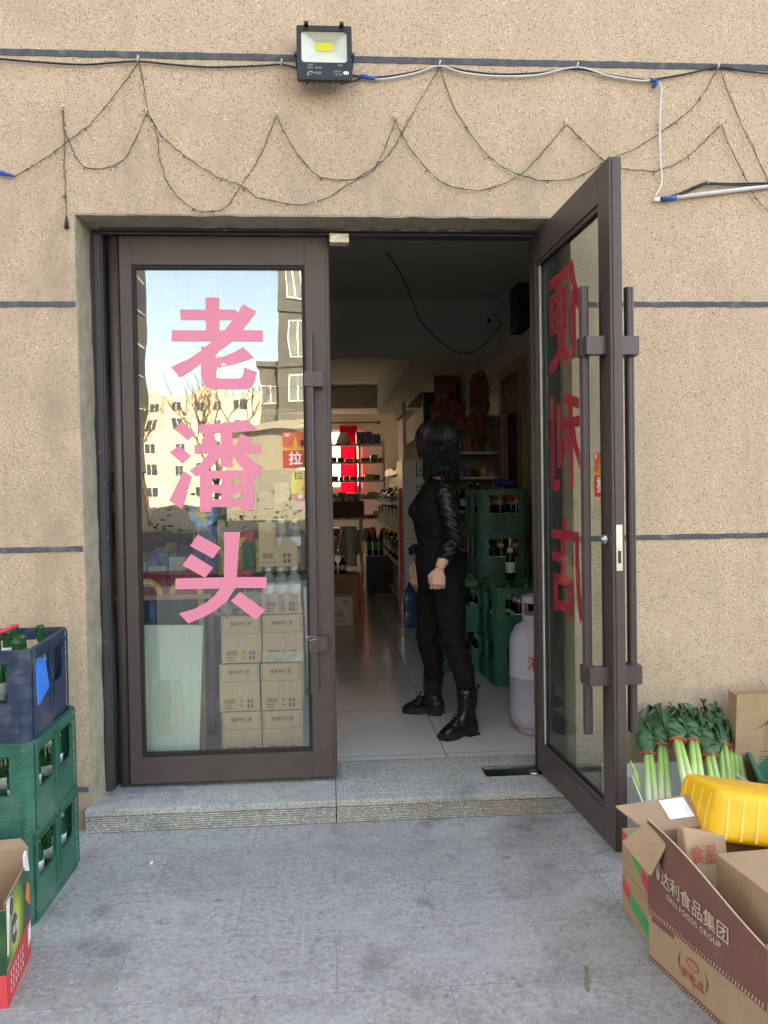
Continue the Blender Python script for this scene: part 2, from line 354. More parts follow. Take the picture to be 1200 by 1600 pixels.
_tc = {}
def glyphs(body, bold=0.0, spacing=1.0):
    k = (body, bold, spacing)
    if k in _tc: return _tc[k]
    cu = bpy.data.curves.new('t', 'FONT'); cu.body = body; cu.size = 1; cu.align_x = 'CENTER'; cu.align_y = 'CENTER'; cu.offset = bold; cu.resolution_u = 3; cu.space_character = spacing
    ob = bpy.data.objects.new('t', cu); COL.objects.link(ob)
    dg = bpy.context.evaluated_depsgraph_get(); dg.update(); me = bpy.data.meshes.new_from_object(ob.evaluated_get(dg))
    vs = [(v.co.x, v.co.y) for v in me.vertices]; fs = [tuple(p.vertices) for p in me.polygons]
    bpy.data.objects.remove(ob); bpy.data.curves.remove(cu); bpy.data.meshes.remove(me)
    _tc[k] = (vs, fs); return _tc[k]
def text(mb, body, size, fn, mi=0, bold=0.0, sx=1.0, spacing=1.0):
    """flat lettering; fn(u, v) -> point, u to the right and v up"""
    vs, fs = glyphs(body, bold, spacing)
    return mb.add([fn(x*size*sx, y*size) for x, y in vs], fs, mi)
def plane_fn(o, ux, vy):
    o, ux, vy = Vector(o), Vector(ux).normalized(), Vector(vy).normalized()
    return lambda u, v: o+ux*u+vy*v
def evalmesh(o):
    """bake the modifiers of o into its mesh"""
    dg = bpy.context.evaluated_depsgraph_get(); dg.update()
    me = bpy.data.meshes.new_from_object(o.evaluated_get(dg)); me.name = o.name
    o.modifiers.clear(); o.data = me; return o
# ------------------------------------------------------------------ ground, step
OX0, OX1, OZ = -0.947, 1.0, 2.393          # the opening in the facade
FZ = 0.09                                   # interior floor level
kind(MB().box(-250, 250, -400, 0.0, -.3, 0).build('ground', 'paver'), 'structure')
asph = mat('asphalt', (.05, .05, .052), .9, var=.2, vscale=3)
MB().box(-200, 200, -390, -9, -.002, .004).build('road', asph)['kind'] = 'structure'
st = thing('doorstep', 'low grey granite doorstep with ribbed riser below the shop doors', 'step', (0, 0, 0))
def slab(x0, x1, nm, z0, z1, y0, y1, mt):
    MB().box(x0, x1, y0, y1, z0, z1).build(nm, mt, st, bevel=.003)
XL = -.945
slab(XL, .0215, 'tread_slab', .066, .092, -.045, .44, 'granite'); slab(.0235, 1.0, 'tread_slab', .066, .092, -.045, .44, 'granite')
for (x0, x1) in ((XL+.001, .0205), (.0245, .98)):
    g = MB(); g.box(x0, x1, -.034, .02, 0, .0645)
    for k in range(7): g.box(x0, x1, -.0405, -.034, .003+k*.0089, .0085+k*.0089)
    g.build('riser_slab', 'granite2', st, bevel=.001)
g = MB()
for k in range(22): g.box(.05, .93, .02+k*.0185, .031+k*.0185, .092, .0945)
g.build('anti_slip_ribs', 'granite', st)
g = MB(); g.hexa([(-.945, .1, .0925), (-.6, .12, .0925), (-.62, .30, .0925), (-.945, .30, .0925)], [(-.945, .1, .0955), (-.63, .125, .0955), (-.63, .30, .0955), (-.945, .30, .0955)])
g.build('mortar_patch', mat('mortar', (.25, .25, .26), .95, var=.3, vscale=20, bump=.6, bscale=80), st)
# ------------------------------------------------------------------ the building
bl = thing('shop_building', 'tall building with speckled beige stucco facade, dark joint lines and the shop opening', 'building', (0, 0, 0))
eb = at(142, 1195, 0).x
g = MB()
# pieces of the 0.3 m thick facade: left (its edge leans a little, as plastered), right, above
g.hexa([(-60, 0, 0), (eb, 0, 0), (eb, .30, 0), (-60, .30, 0)], [(-60, 0, OZ), (OX0, 0, OZ), (OX0, .30, OZ), (-60, .30, OZ)])
g.box(OX1, 60, 0, .30, 0, OZ); g.box(-60, 60, 0, .30, OZ, 3.6)
g.build('facade_wall', 'stucco', bl)
MB().box(-60, 60, .02, 14.5, 3.6, 20).build('upper_storeys', 'stucco', bl)
# narrow grey cement returns round the opening
g = MB(); t = .004
n = 26
for i in range(n):
    z0, z1 = FZ+(OZ-FZ)*i/n, FZ+(OZ-FZ)*(i+1)/n
    xa = lambda z: eb+(OX0-eb)*z/OZ + t
    jg = lambda z: .0035*noise.noise(Vector((3.1, 7.7, z*9)))
    g.hexa([(xa(z0)-.02, .0015+jg(z0), z0), (xa(z0)+jg(z0), .0015, z0), (xa(z0)+.012+jg(z0)*3, .2, z0), (xa(z0)-.02, .2, z0)],
           [(xa(z1)-.02, .0015+jg(z1), z1), (xa(z1)+jg(z1), .0015, z1), (xa(z1)+.012+jg(z1)*3, .2, z1), (xa(z1)-.02, .2, z1)])
for i in range(40):
    x0, x1 = OX0+(OX1-OX0)*i/40, OX0+(OX1-OX0)*(i+1)/40
    j0, j1 = .005*noise.noise(Vector((x0*12, 1, 2))), .005*noise.noise(Vector((x1*12, 1, 2)))
    g.hexa([(x0, .0015, OZ-.006+j0), (x1, .0015, OZ-.006+j1), (x1, .16, OZ-.012+j1), (x0, .16, OZ-.012+j0)], [(x0, .0015, OZ+.02), (x1, .0015, OZ+.02), (x1, .16, OZ+.02), (x0, .16, OZ+.02)])
g.build('render_return', 'reveal', bl)
# dark joint lines, 3 mm proud, with slightly ragged edges
def joint(x0, x1, z, h=.021):
    g = MB(); k = max(2, int((x1-x0)/.03)); rr = random.Random(z)
    pr = None
    for i in range(k+1):
        x = x0+(x1-x0)*i/k; a = h/2+rr.uniform(-.0014, .0014); b = h/2+rr.uniform(-.0014, .0014)
        c = [(x, -.003, z-a), (x, -.003, z+b)]
        if pr: g.add([pr[0], c[0], c[1], pr[1], (pr[0][0], .002, pr[0][2]), (c[0][0], .002, c[0][2]), (c[1][0], .002, c[1][2]), (pr[1][0], .002, pr[1][2])], [(0, 1, 2, 3), (1, 0, 4, 5), (3, 2, 6, 7)])
        pr = c
    g.build('joint_line', 'joint', bl)
joint(-9, 9, 3.001, .025)
for z in (2.044, 1.10, .16): joint(-9, OX0+.0 if z > 2 else eb-.01, z); joint(OX1+.0, 9, z)
# rear wall with the window opening, side walls, floor, ceiling and beams of the shop
YB = 14.2; IX0, IX1 = -1.6, 1.55; CZ = 3.0
WX0, WX1, WZ0, WZ1 = -.6, .80, 1.45, 2.68
g = MB(); g.box(-60, WX0, YB, 14.5, 0, 3.6); g.box(WX1, 60, YB, 14.5, 0, 3.6); g.box(WX0, WX1, YB, 14.5, 0, WZ0); g.box(WX0, WX1, YB, 14.5, WZ1, 3.6)
kind(g.build('wall_back', 'iwall'), 'structure')
kind(MB().box(IX0-.2, IX0, .302, YB, 0, 3.6).build('wall_left', 'iwall'), 'structure')
kind(MB().box(IX1, IX1+.2, .302, YB, 0, 3.6).build('wall_right', 'iwall'), 'structure')
kind(MB().box(IX0, IX1, .302, YB, CZ, 3.6).build('ceiling', 'iwall'), 'structure')
def tilemat():
    m = M['tile']; N, L, b = add_nodes(m)
    tc = N.new('ShaderNodeTexCoord'); mp = N.new('ShaderNodeMapping'); mp.inputs['Location'].default_value = (-.535+8, -1.30+8, 0); L.new(tc.outputs['Object'], mp.inputs[0])
    br = N.new('ShaderNodeTexBrick'); br.offset = 0; br.inputs['Scale'].default_value = 1; br.inputs['Brick Width'].default_value = .8; br.inputs['Row Height'].default_value = .8; br.inputs['Mortar Size'].default_value = .0025; br.inputs['Mortar Smooth'].default_value = 0
    br.inputs['Color1'].default_value = (.66, .635, .61, 1); br.inputs['Color2'].default_value = (.70, .67, .645, 1); br.inputs['Mortar'].default_value = (.2, .18, .16, 1)
    L.new(mp.outputs[0], br.inputs[0]); L.new(br.outputs[0], b.inputs['Base Color'])
tilemat()
kind(MB().box(IX0, IX1, .442, YB, -.1, FZ).build('floor', 'tile'), 'structure')
kind(MB().box(IX0, IX1, 4.0, 4.35, 2.53, CZ-.002).build('ceiling_beam', 'iwall'), 'structure')
kind(MB().box(IX0, IX1, 9.8, 10.1, 2.66, CZ-.002).build('ceiling_beam', 'iwall'), 'structure')
kind(MB().box(.84, 1.2, 4.352, 9.798, 2.56, CZ-.002).build('ceiling_beam', 'iwall'), 'structure')
g = MB(); g.box(1.35, 1.53, 10.9, 11.3, FZ, CZ-.002); g.box(1.40, 1.5, 6.0, 10.9, 2.15, 2.55)
kind(g.build('wall_partition', 'iwall'), 'structure')
# rear window
rw = thing('window', 'bright rear window behind the red curtain in the far wall', 'window', (.6, YB, WZ0))
g = MB()
for x in (WX0, .12, WX1-.05): g.box(x, x+.05, YB+.1, YB+.15, WZ0, WZ1)
for z in (WZ0, WZ1-.05): g.box(WX0, WX1, YB+.102, YB+.148, z, z+.05)
g.build('window_frame', 'white', rw)
# ------------------------------------------------------------------ door frame
df = thing('door_frame', 'dark scuffed metal frame round the shop entrance', 'door frame', (0, .2, FZ))
g = MB(); g.box(eb-.005, -.885, .165, .25, FZ, OZ-.01); g.box(-.915, -.890, .150, .165, FZ, OZ-.03)
g.box(.94, OX1-.001, .165, .25, FZ, OZ-.01); g.box(.925, .94, .20, .27, FZ, OZ-.02)
g.build('jamb', 'jamb', df, bevel=.003)
g = MB(); g.box(-.885, .94, .13, .25, 2.372, OZ-.009); g.box(-.885, .94, .152, .17, 2.362, 2.372)
g.build('header', 'jamb', df, bevel=.003)
g = MB(); g.box(.02, .62, .127, .13, 2.374, 2.386); g.build('rust_strip', mat('scratched_strip', (.12, .09, .06), .7, var=.5, vscale=30, grime=[(18, .5, .6, (.35, .28, .2), .8)]), df)
g = MB(); g.box(.035, .115, .128, .175, 2.325, 2.365)
tag(g.build('foil_tape', 'foil', bevel=.004, seg=3, noiseamp=.002, nscale=60), 'crumpled silvery tape patch wrapped on the door header', 'tape')
# floor closer plate
fc = thing('floor_closer', 'dark open floor spring box with pivot in the doorstep by the open door', 'door hardware', (.86, .22, .0945))
MB().box(.66, .93, .15, .25, .0945, .0965).build('box_recess', mat('closer_black', (.01, .01, .01), .35, var=.3), fc)
g = MB(); g.box(.65, .93, .25, .256, .0945, .102); g.box(.655, .66, .14, .25, .0945, .101); g.lathe([(.028, 0), (.028, .004), (.01, .01), (0, .01)], (.87, .17, .0965)); g.build('cover_rim', 'metal', fc)
# ------------------------------------------------------------------ glass doors
DW, DH, TH = .90, 2.252, .042
def door(px, py, rz, sgn, label, front):
    """local x runs from the pivot to the free edge (times sgn), -y is the street side"""
    t = thing('glass_door', label, 'door', (px, py, .112), rz)
    X = lambda a, b: (min(a*sgn, b*sgn), max(a*sgn, b*sgn))
    h = TH/2; sw, swr, tr, brl = .098, .098, .118, .108
    g = MB()
    def bx(a, b, y0, y1, z0, z1): x0, x1 = X(a, b); g.box(x0, x1, y0, y1, z0, z1)
    bx(.05, sw, -h, h, 0, DH); bx(DW-swr, DW, -h, h, 0, DH); bx(sw, DW-swr, -h, h, DH-tr, DH); bx(sw, DW-swr, -h, h, 0, brl)
    bx(DW, DW+.004, -.012, .012, .01, DH-.01)
    if sgn > 0: bx(DW-.012, DW-.002, -h-.003, -h, 0, DH)
    g.build('door_frame_rail', 'frame', t, False, bevel=.0025)
    g = MB(); g.lathe([(.023, 0), (.023, DH)], (.026*sgn, 0, 0), 20); g.lathe([(.008, -.02), (.008, 0)], (.026*sgn, 0, 0), 10); g.build('pivot_stile', 'frame', t, False)
    # glazing beads, stepped towards the glass
    for s in (-1, 1):
        g = MB(); y0, y1 = sorted((s*.008, s*(h-.006)))
        bx(sw, sw+.014, y0, y1, brl, DH-tr); bx(DW-swr-.014, DW-swr, y0, y1, brl, DH-tr)
        bx(sw+.014, DW-swr-.014, y0, y1, DH-tr-.014, DH-tr); bx(sw+.014, DW-swr-.014, y0, y1, brl, brl+.014)
        g.build('glazing_bead', 'gasket' if s < 0 else 'frame', t, False)
    if sgn < 0:
        g = MB(); bx(sw+.0145, sw+.024, .005, .0095, brl+.015, DH-tr-.015); g.build('glass_seal', 'palegasket', t, False)
    g = MB(); x0, x1 = X(sw+.004, DW-swr-.004); g.box(x0, x1, -.004, .004, brl+.004, DH-tr-.004)
    gl = g.build('glass_pane', front, t, False)
    # pull handles, one on each side, fluted bar on two flat brackets
    for s in (-1, 1):
        if sgn > 0 and s > 0: pass
        hx = (DW-.085)*sgn; hy = s*.078; g = MB()
        prof = []
        for k in range(32):
            a = 2*math.pi*k/32; r = .0185-(.0022 if k % 8 in (0, 1) else 0); r *= 1/max(abs(math.cos(a)), abs(math.sin(a)))**.35
            prof.append((r*math.cos(a)*.95, r*math.sin(a)*.8))
        g.loft([[Vector((hx+a, hy+b, z)) for a, b in prof] for z in (.37, 1.855)], smooth=False)
        hd = g.build('pull_handle', 'handle', t, False)
        for z in (.57, 1.655):
            g = MB(); e = hx+.055*sgn; x0, x1 = sorted((hx-.019*sgn, e)); yy = sorted((hy-s*.018, hy+s*.019))
            g.box(*sorted((hx-.02*sgn, hx+.021*sgn)), *yy, z-.031, z+.031)
            g.box(*sorted((hx+.02*sgn, e)), *sorted((s*(h), hy+s*.012)), z-.0305, z+.0305)
            bk = g.build('bracket', 'handle', hd, False, bevel=.0015)
    return t
LP = (-.872, .2)
d1 = door(LP[0], LP[1], 0, 1, 'closed left glass shop door with large pink characters and a long brown handle', 'glass')
rz2 = R(92.6); RP = (.905, .232)
d2 = door(RP[0], RP[1], rz2, -1, 'open right glass shop door swung out towards the street, characters seen mirrored', 'glass2')
# pink characters traced from the photo onto the street side of the left pane
YG = LP[1]-.0045
def trace(polys, ox, oy, sc, name, mt, par):
    g = MB()
    for i, p in enumerate(polys):
        q = [at(ox+x/sc, oy+y/sc, YG) for x, y in p]
        o = .0002*(i+1)
        g.prism([(v.x, v.z) for v in q], lambda u, v, w_: (u-ORG[par.name].x, YG-ORG[par.name].y-w_, v-ORG[par.name].z), 0.00005*i, o)
    return g.build(name, mt, par, False)
lao = [[(485, 150), (615, 150), (615, 480), (490, 480)], [(248, 262), (770, 262), (786, 300), (800, 300), (790, 330), (745, 357), (252, 357)],
    [(168, 456), (1024, 456), (1024, 560), (168, 557)],
    [(838, 210), (962, 280), (830, 455), (735, 560), (620, 645), (575, 690), (430, 775), (330, 850), (243, 897), (160, 800), (240, 765), (330, 725), (440, 650), (500, 600), (560, 555), (665, 455), (740, 360), (785, 300)],
    [(445, 610), (575, 610), (575, 718), (660, 700), (760, 660), (840, 612), (942, 713), (780, 765), (640, 800), (600, 800), (575, 860), (575, 890), (610, 908), (800, 908), (825, 895), (845, 855), (845, 802), (965, 848), (950, 930), (920, 985), (860, 1008), (560, 1010), (500, 995), (462, 950), (450, 900)]]
pan = [[(263, 168), (390, 280), (320, 352), (192, 240)], [(232, 394), (350, 492), (270, 568), (148, 462)], [(280, 632), (360, 690), (325, 800), (268, 998), (146, 912)],
    [(410, 200), (560, 195), (700, 182), (800, 165), (880, 153), (978, 258), (800, 270), (440, 288)],
    [(383, 390), (1012, 390), (1012, 473), (383, 475)], [(627, 260), (740, 260), (740, 596), (627, 596)],
    [(500, 278), (560, 285), (600, 395), (440, 395), (470, 330)], [(812, 285), (922, 325), (885, 400), (770, 400)],
    [(520, 470), (660, 470), (500, 640), (400, 690), (333, 632), (430, 570)], [(730, 470), (858, 475), (940, 550), (1028, 597), (978, 700), (880, 655), (790, 570)],
    [(433, 630), (943, 630), (943, 707), (433, 707)], [(433, 706), (545, 706), (545, 1018), (433, 1018)], [(828, 706), (943, 706), (943, 1003), (828, 1003)],
    [(635, 706), (737, 706), (737, 902), (635, 902)], [(540, 764), (832, 764), (832, 843), (540, 843)], [(540, 902), (832, 902), (832, 972), (540, 974)]]
tou = [[(660, 68), (812, 68), (795, 250), (780, 490), (1060, 490), (1060, 592), (768, 592), (690, 710), (590, 795), (480, 860), (325, 925), (238, 830), (380, 790), (500, 725), (570, 665), (620, 598), (205, 605), (205, 503), (660, 492), (662, 300)],
    [(415, 90), (630, 212), (558, 315), (340, 198)], [(352, 272), (560, 402), (482, 496), (270, 380)], [(810, 628), (1045, 800), (960, 892), (722, 712)]]
for nm, pl, oy in (('character', lao, 440), ('character', pan, 630), ('character', tou, 820)):
    trace(pl, 240, oy, 6, nm, 'pink', d1)
D1 = ORG[d1.name]
def d1fn(px, py, dy=0.0006):
    o = at(px, py, YG-.001) - D1
    return lambda u, v: Vector((o.x+u, YG-dy-D1.y, o.z+v))
# sticker: red with a golden tower and the character for pull
def rect_on(g, fn, x0, x1, z0, z1, w_, mi=0):
    a = [fn(x0, z0), fn(x1, z0), fn(x1, z1), fn(x0, z1)]
    n = (a[1]-a[0]).cross(a[3]-a[0]).normalized()
    b = [p+n*w_ for p in a]
    g.hexa(a, b, mi)
    return n
stk = [mat('sticker_orange', (.72, .13, .05), .35, var=.15, vscale=50), mat('sticker_red', (.72, .06, .04), .35), mat('sticker_gold', (.8, .42, .06), .35), mat('sticker_white', (.85, .85, .86), .4), mat('sticker_yellow', (.86, .72, .20), .35), mat('sticker_ink', (.05, .04, .04), .5), mat('sticker_pink', (.85, .30, .25), .35)]
def sticker_city(fn, char, par, mirror=1):
    g = MB(); rect_on(g, fn, -.053, .053, -.075, -.0, .0002, 1); rect_on(g, fn, -.053, .053, .0, .075, .0002, 0)
    def l(x, z, k=1): p = fn(x, z); n_ = (fn(1, 0)-fn(0, 0)).cross(fn(0, 1)-fn(0, 0)).normalized(); return p+n_*(.0004*k)
    def P(pts, mi, k=1): g.add([l(x, z, k) for x, z in pts], [tuple(range(len(pts)))], mi)
    P([(-.053, 0), (.053, 0), (.053, .01), (.02, .005), (-.02, .006), (-.053, .016)], 2)
    P([(-.008, .006), (.010, .006), (.008, .035), (.004, .048), (.0015, .062), (-.001, .048), (-.006, .035)], 2, 2)
    P([(-.018, .005), (-.012, .005), (-.014, .02), (-.017, .02)], 2, 2); P([(.014, .005), (.022, .005), (.02, .016), (.015, .016)], 2, 2); P([(-.03, .006), (-.024, .006), (-.025, .014), (-.029, .014)], 2, 2)
    P([(.022, .018), (.042, .018), (.042, .042), (.022, .042)], 5, 1)
    for k in range(3): P([(-.044, .058+k*.005), (-.026+k*.003, .058+k*.005), (-.026+k*.003, .0605+k*.005), (-.044, .0605+k*.005)], 3, 1)
    text(g, char, .058, lambda u, v: l(u, v-.038, 2), 3, bold=.02)
    return g.build('push_pull_sticker', stk, par, False)
sticker_city(d1fn(461.5, 703.5), '拉', d1)
g = MB(); fn = d1fn(468.5, 758)
pill = [(.035*math.copysign(1, math.cos(a))*abs(math.cos(a))**.75, (.066 if True else 0)*math.copysign(1, math.sin(a))*abs(math.sin(a))**.55) for a in [2*math.pi*k/40 for k in range(40)]]
def pl_(pts, mi, k): g.add([fn(x, z)+Vector((0, -.0002*k, 0)) for x, z in pts], [tuple(range(len(pts)))], mi)
pl_(pill, 4, 1); pl_([(x, z) for x, z in pill if z < -.032], 6, 2)
pl_([(.018+.011*math.cos(a), -.016+.011*math.sin(a)) for a in [k*.5 for k in range(12)]], 6, 3); pl_([(.002+.012*math.cos(a), -.046+.011*math.sin(a)) for a in [k*.5 for k in range(12)]], 3, 4)
text(g, '拉', .036, lambda u, v: fn(u-.006, v+.038)+Vector((0, -.0008, 0)), 5, bold=.006)
for k in range(5): text(g, '一', .008, lambda u, v: fn(u-.006, v+.008-k*.012)+Vector((0, -.0009, 0)), 5)
g.build('pull_sticker', stk, d1, False)
# small scratches / paper scraps on the left pane
g = MB()
for (px, py, rx, ry) in ((465, 594, 4, 10), (349, 570, 5, 4)):
    fn = d1fn(px, py); g.add([fn(rx*.0026*math.cos(a)*random.uniform(.5, 1), ry*.0026*math.sin(a)*random.uniform(.6, 1))+Vector((0, -.0012, 0)) for a in [k*.7 for k in range(9)]], [tuple(range(9))])
g.build('peeled_scrap', 'paper', d1, False)
# latch wire at lower handle of left door
g = MB(); g.tube([at(497, 996, .08), at(486, 993, .07), at(480, 996, .08), at(483, 1001, .09), at(505, 997, .12), at(516, 991, .16), at(514, 1001, .17)], .0018, 5)
tag(g.build('wire_loop', 'metal'), 'thin bent wire tied round the lower handle bracket of the closed door', 'wire')
# right door: characters on the street face, seen mirrored through the pane, plus sticker
def d2fn(lx, z, face=-1):      # text reads from the street side; local x towards the pivot is right-hand when seen from the street
    return lambda u, v: Vector((-(lx)+u, face*.0052, z+v))
rc = lambda a, b, c, d: [(a, c), (b, c), (b, d), (a, d)]
BIAN = [[(.20, 1.0), (.33, .96), (.21, .68), (.07, .46), (0, .58), (.11, .76)], rc(.12, .25, 0, .70), rc(.33, .99, .86, .97), rc(.38, .50, .36, .79), rc(.82, .94, .36, .79), rc(.38, .94, .69, .79), rc(.38, .94, .53, .61), rc(.38, .94, .36, .45),
    [(.60, .9), (.72, .9), (.72, .36), (.64, .18), (.42, -.03), (.33, .08), (.54, .24), (.60, .38)], [(.42, .34), (.52, .38), (.66, .20), (.80, .11), (1.0, .06), (.95, -.06), (.74, 0), (.56, .12)]]
LI = [[(.05, .87), (.48, .98), (.53, .88), (.06, .76)], rc(.02, .57, .59, .70), rc(.24, .37, 0, .89), [(.20, .62), (.33, .60), (.22, .38), (.06, .16), (-.01, .27), (.12, .42)], [(.36, .52), (.43, .59), (.60, .40), (.51, .29)], rc(.64, .75, .20, .88), rc(.86, .98, .08, .98), [(.86, .13), (.98, .11), (.96, 0), (.86, -.05), (.70, -.03), (.68, .08), (.84, .08)]]
DIAN = [[(.45, 1.02), (.57, 1.02), (.61, .87), (.49, .87)], rc(.10, .98, .79, .89), [(.10, .84), (.22, .84), (.22, .50), (.18, .22), (.10, -.03), (0, .05), (.07, .30), (.10, .55)], rc(.53, .66, .38, .79), rc(.60, .96, .55, .65), rc(.32, .44, 0, .41), rc(.80, .92, 0, .41), rc(.32, .92, .30, .41), rc(.32, .92, .03, .13)]
for st_, z in ((BIAN, 1.86), (LI, 1.385), (DIAN, .885)):
    g = MB()
    for i, p in enumerate(st_):
        g.prism([((x-.5)*.37-.37, (y-.5)*.37+z) for x, y in p], lambda u, v, w_: (u, -.0045-w_, v), .00005*i, .0003+.0002*i)
    g.build('character', 'backlit_vinyl', d2, False)
def fn_in(u, v): return Vector((-(.755)-u*.0-u*1.0*1, .0052, 1.22+v))
sticker_city(lambda u, v: Vector((-(.758)-u, .0052, 1.235+v)), '推', d2)
# green strip of a second sticker, lock on the edge, lock cylinder
g = MB(); g.box(-.80, -.775, .005, .0056, 1.07, 1.15); g.build('green_sticker', mat('sticker_green', (.35, .55, .05), .4), d2, False)
g = MB(); g.box(-.9063, -.904, -.011, .011, .92, 1.07); g.build('lock_plate', 'metal', d2, False, bevel=.001)
g = MB(); g.box(-.9068, -.9063, -.005, .005, .945, .985); g.build('lock_bolt_slot', 'black', d2, False)
g = MB(); g.tube([(-.855, .02, 1.02), (-.855, .036, 1.02)], [.018, .016], 20); g.tube([(-.855, .036, 1.02), (-.855, .040, 1.02)], [.010, .009], 16); g.build('lock_cylinder', 'metal', d2, False)
# ------------------------------------------------------------------ courtyard opposite (seen mirrored in the pane)
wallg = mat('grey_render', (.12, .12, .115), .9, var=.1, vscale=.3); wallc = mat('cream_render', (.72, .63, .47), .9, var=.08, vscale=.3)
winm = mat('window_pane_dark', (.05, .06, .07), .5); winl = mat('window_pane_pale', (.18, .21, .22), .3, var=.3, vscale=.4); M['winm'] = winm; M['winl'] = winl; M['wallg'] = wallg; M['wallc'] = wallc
def window_rows(par, spots, w_, h_, axis, mt):
    proto = None
    for p in spots:
        if proto is None:
            g = MB()
            if axis == 'x': g.box(-.02, .06, -w_/2, w_/2, -h_/2, h_/2); g.box(.061, .08, -w_/2+.08, w_/2-.08, -h_/2+.08, h_/2-.08, 1)
            else: g.box(-w_/2, w_/2, -.02, .06, -h_/2, h_/2); g.box(-w_/2+.08, -.04, .061, .08, -h_/2+.08, h_/2-.08, 1); g.box(.04, w_/2-.08, .061, .08, -h_/2+.08, h_/2-.08, 1)
            proto = g.build('window', ['white', mt], par, False); o = proto
        else:
            o = proto.copy(); COL.objects.link(o)
        o.location = Vector(p)
b1 = thing('apartment_block', 'tall grey apartment wing at the left across the yard, seen only in the pane reflection', 'building', (-9, -30, 0))
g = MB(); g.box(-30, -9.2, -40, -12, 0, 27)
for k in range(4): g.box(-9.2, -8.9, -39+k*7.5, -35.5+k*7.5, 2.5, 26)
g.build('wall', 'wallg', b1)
window_rows(b1, [(.10, y+30, z) for y in [-37.2+7.5*k for k in range(4)] for z in (5, 8, 11, 14, 17, 20)], 2.2, 1.6, 'x', 'winm')
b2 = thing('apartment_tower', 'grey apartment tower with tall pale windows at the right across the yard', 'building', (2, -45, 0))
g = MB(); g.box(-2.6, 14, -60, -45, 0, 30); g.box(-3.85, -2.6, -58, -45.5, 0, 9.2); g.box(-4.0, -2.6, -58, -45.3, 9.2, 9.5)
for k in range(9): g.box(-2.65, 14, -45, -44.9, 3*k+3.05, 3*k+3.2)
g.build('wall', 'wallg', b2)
window_rows(b2, [(x-2, .0, z) for z in (7.6, 10.6, 13.6, 16.6) for x in (-1.5, 1.5)], 1.0, 1.9, 'y', 'winl')
window_rows(b2, [(-3.2-2, -.5, z) for z in (3.9, 7.2)], 1.3, 1.2, 'y', 'winl')
b3 = thing('apartment_house', 'sunlit cream apartment house with gables far across the yard, seen in the pane reflection', 'building', (-14, -110, 0))
g = MB(); g.box(-45, 20, -122, -110, 0, 15.2)
g.build('wall', 'wallc', b3)
for c in (-25, -15.5, -4): g = MB(); g.prism([(-3.4, 15.2), (3.4, 15.2), (0, 17.4)], lambda u, v, w_: (c+u, w_, v), -118, -109.9); g.build('gable', 'wallc', b3)
window_rows(b3, [(x+14, .0, z) for x in range(-32, 12, 3) for z in (2, 5, 8, 11, 13.6)], 1.3, 1.5, 'y', 'winm')
b4 = thing('low_annex', 'low pale flat roofed annex in front of the grey tower across the yard', 'building', (-2, -36, 0))
MB().box(-4.6, 6, -43, -37, 0, 4.4).build('wall', mat('pale_render', (.25, .24, .2), .9), b4)
MB().box(-4.9, 6.3, -43.2, -36.6, 4.4, 4.75).build('roof_slab', mat('roof_slab', (.3, .28, .25), .9), b4)
def bare_tree(x, y, hgt, seed, label):
    rr = random.Random(seed); t = thing('bare_tree', label, 'tree', (x, y, 0), 0, 'bare trees in the yard opposite'); tr = MB(); cr = MB()
    def br(p, d, ln, r, dep):
        pts = [p]; q = p.copy(); dd = d.copy()
        for k in range(4):
            dd = (dd+Vector((rr.uniform(-.18, .18), rr.uniform(-.18, .18), rr.uniform(-.02, .12)))).normalized(); q = q+dd*ln/4; pts.append(q.copy())
        (tr if dep == 0 else cr).tube(pts, [r*(1-.11*k) for k in range(5)], 6 if dep < 2 else 4)
        if dep < 4:
            for k in range(4 if dep < 3 else 3):
                b = pts[rr.choice((2, 3, 4))]; a = rr.uniform(0, 6.28)
                br(b, (dd*.9+Vector((math.cos(a), math.sin(a), .3))*.75).normalized(), ln*rr.uniform(.5, .75), r*.5, dep+1)
    br(Vector((x, y, 0)), Vector((0, 0, 1)), hgt*.42, .11, 0)
    tr.build('trunk', 'wire', t); cr.build('branches', 'wire', t)
bare_tree(-7.5, -33, 8, 1, 'leafless tree with a forked crown in front of the left wing'); bare_tree(-3.6, -24, 7.5, 2, 'leafless tree standing nearest the shop across the yard'); bare_tree(-11.5, -52, 9, 3, 'tall leafless tree far down the yard before the cream house')
def hedge(x0, x1, y, hgt, label):
    g = MB(); rr = random.Random(x0)
    for k in range(1600):
        c = Vector((rr.uniform(x0, x1), y+rr.gauss(0, .35), abs(rr.gauss(0, .5))*hgt)); c.z = min(c.z, hgt*rr.uniform(.85, 1.05)); a = rr.uniform(0, 6.28); e = rr.uniform(.05, .12)
        u = Vector((math.cos(a), math.sin(a), rr.uniform(-.5, .5)))*e; v = Vector((-math.sin(a), math.cos(a), rr.uniform(-1, 1)))*e*.6
        g.add([c-u, c-v, c+u, c+v], [(0, 1, 2, 3)])
    tag(g.build('hedge', 'leafd'), label, 'hedge')
hedge(-24, 16, -26, 1.4, 'long dark evergreen hedge added across the yard to hide sunlit ground')  # added hedge, keeps the sunlit ground out of the pane reflection
kind(MB().box(-60, 60, -15, -10, .0, .10).build('pavement', asph), 'structure')
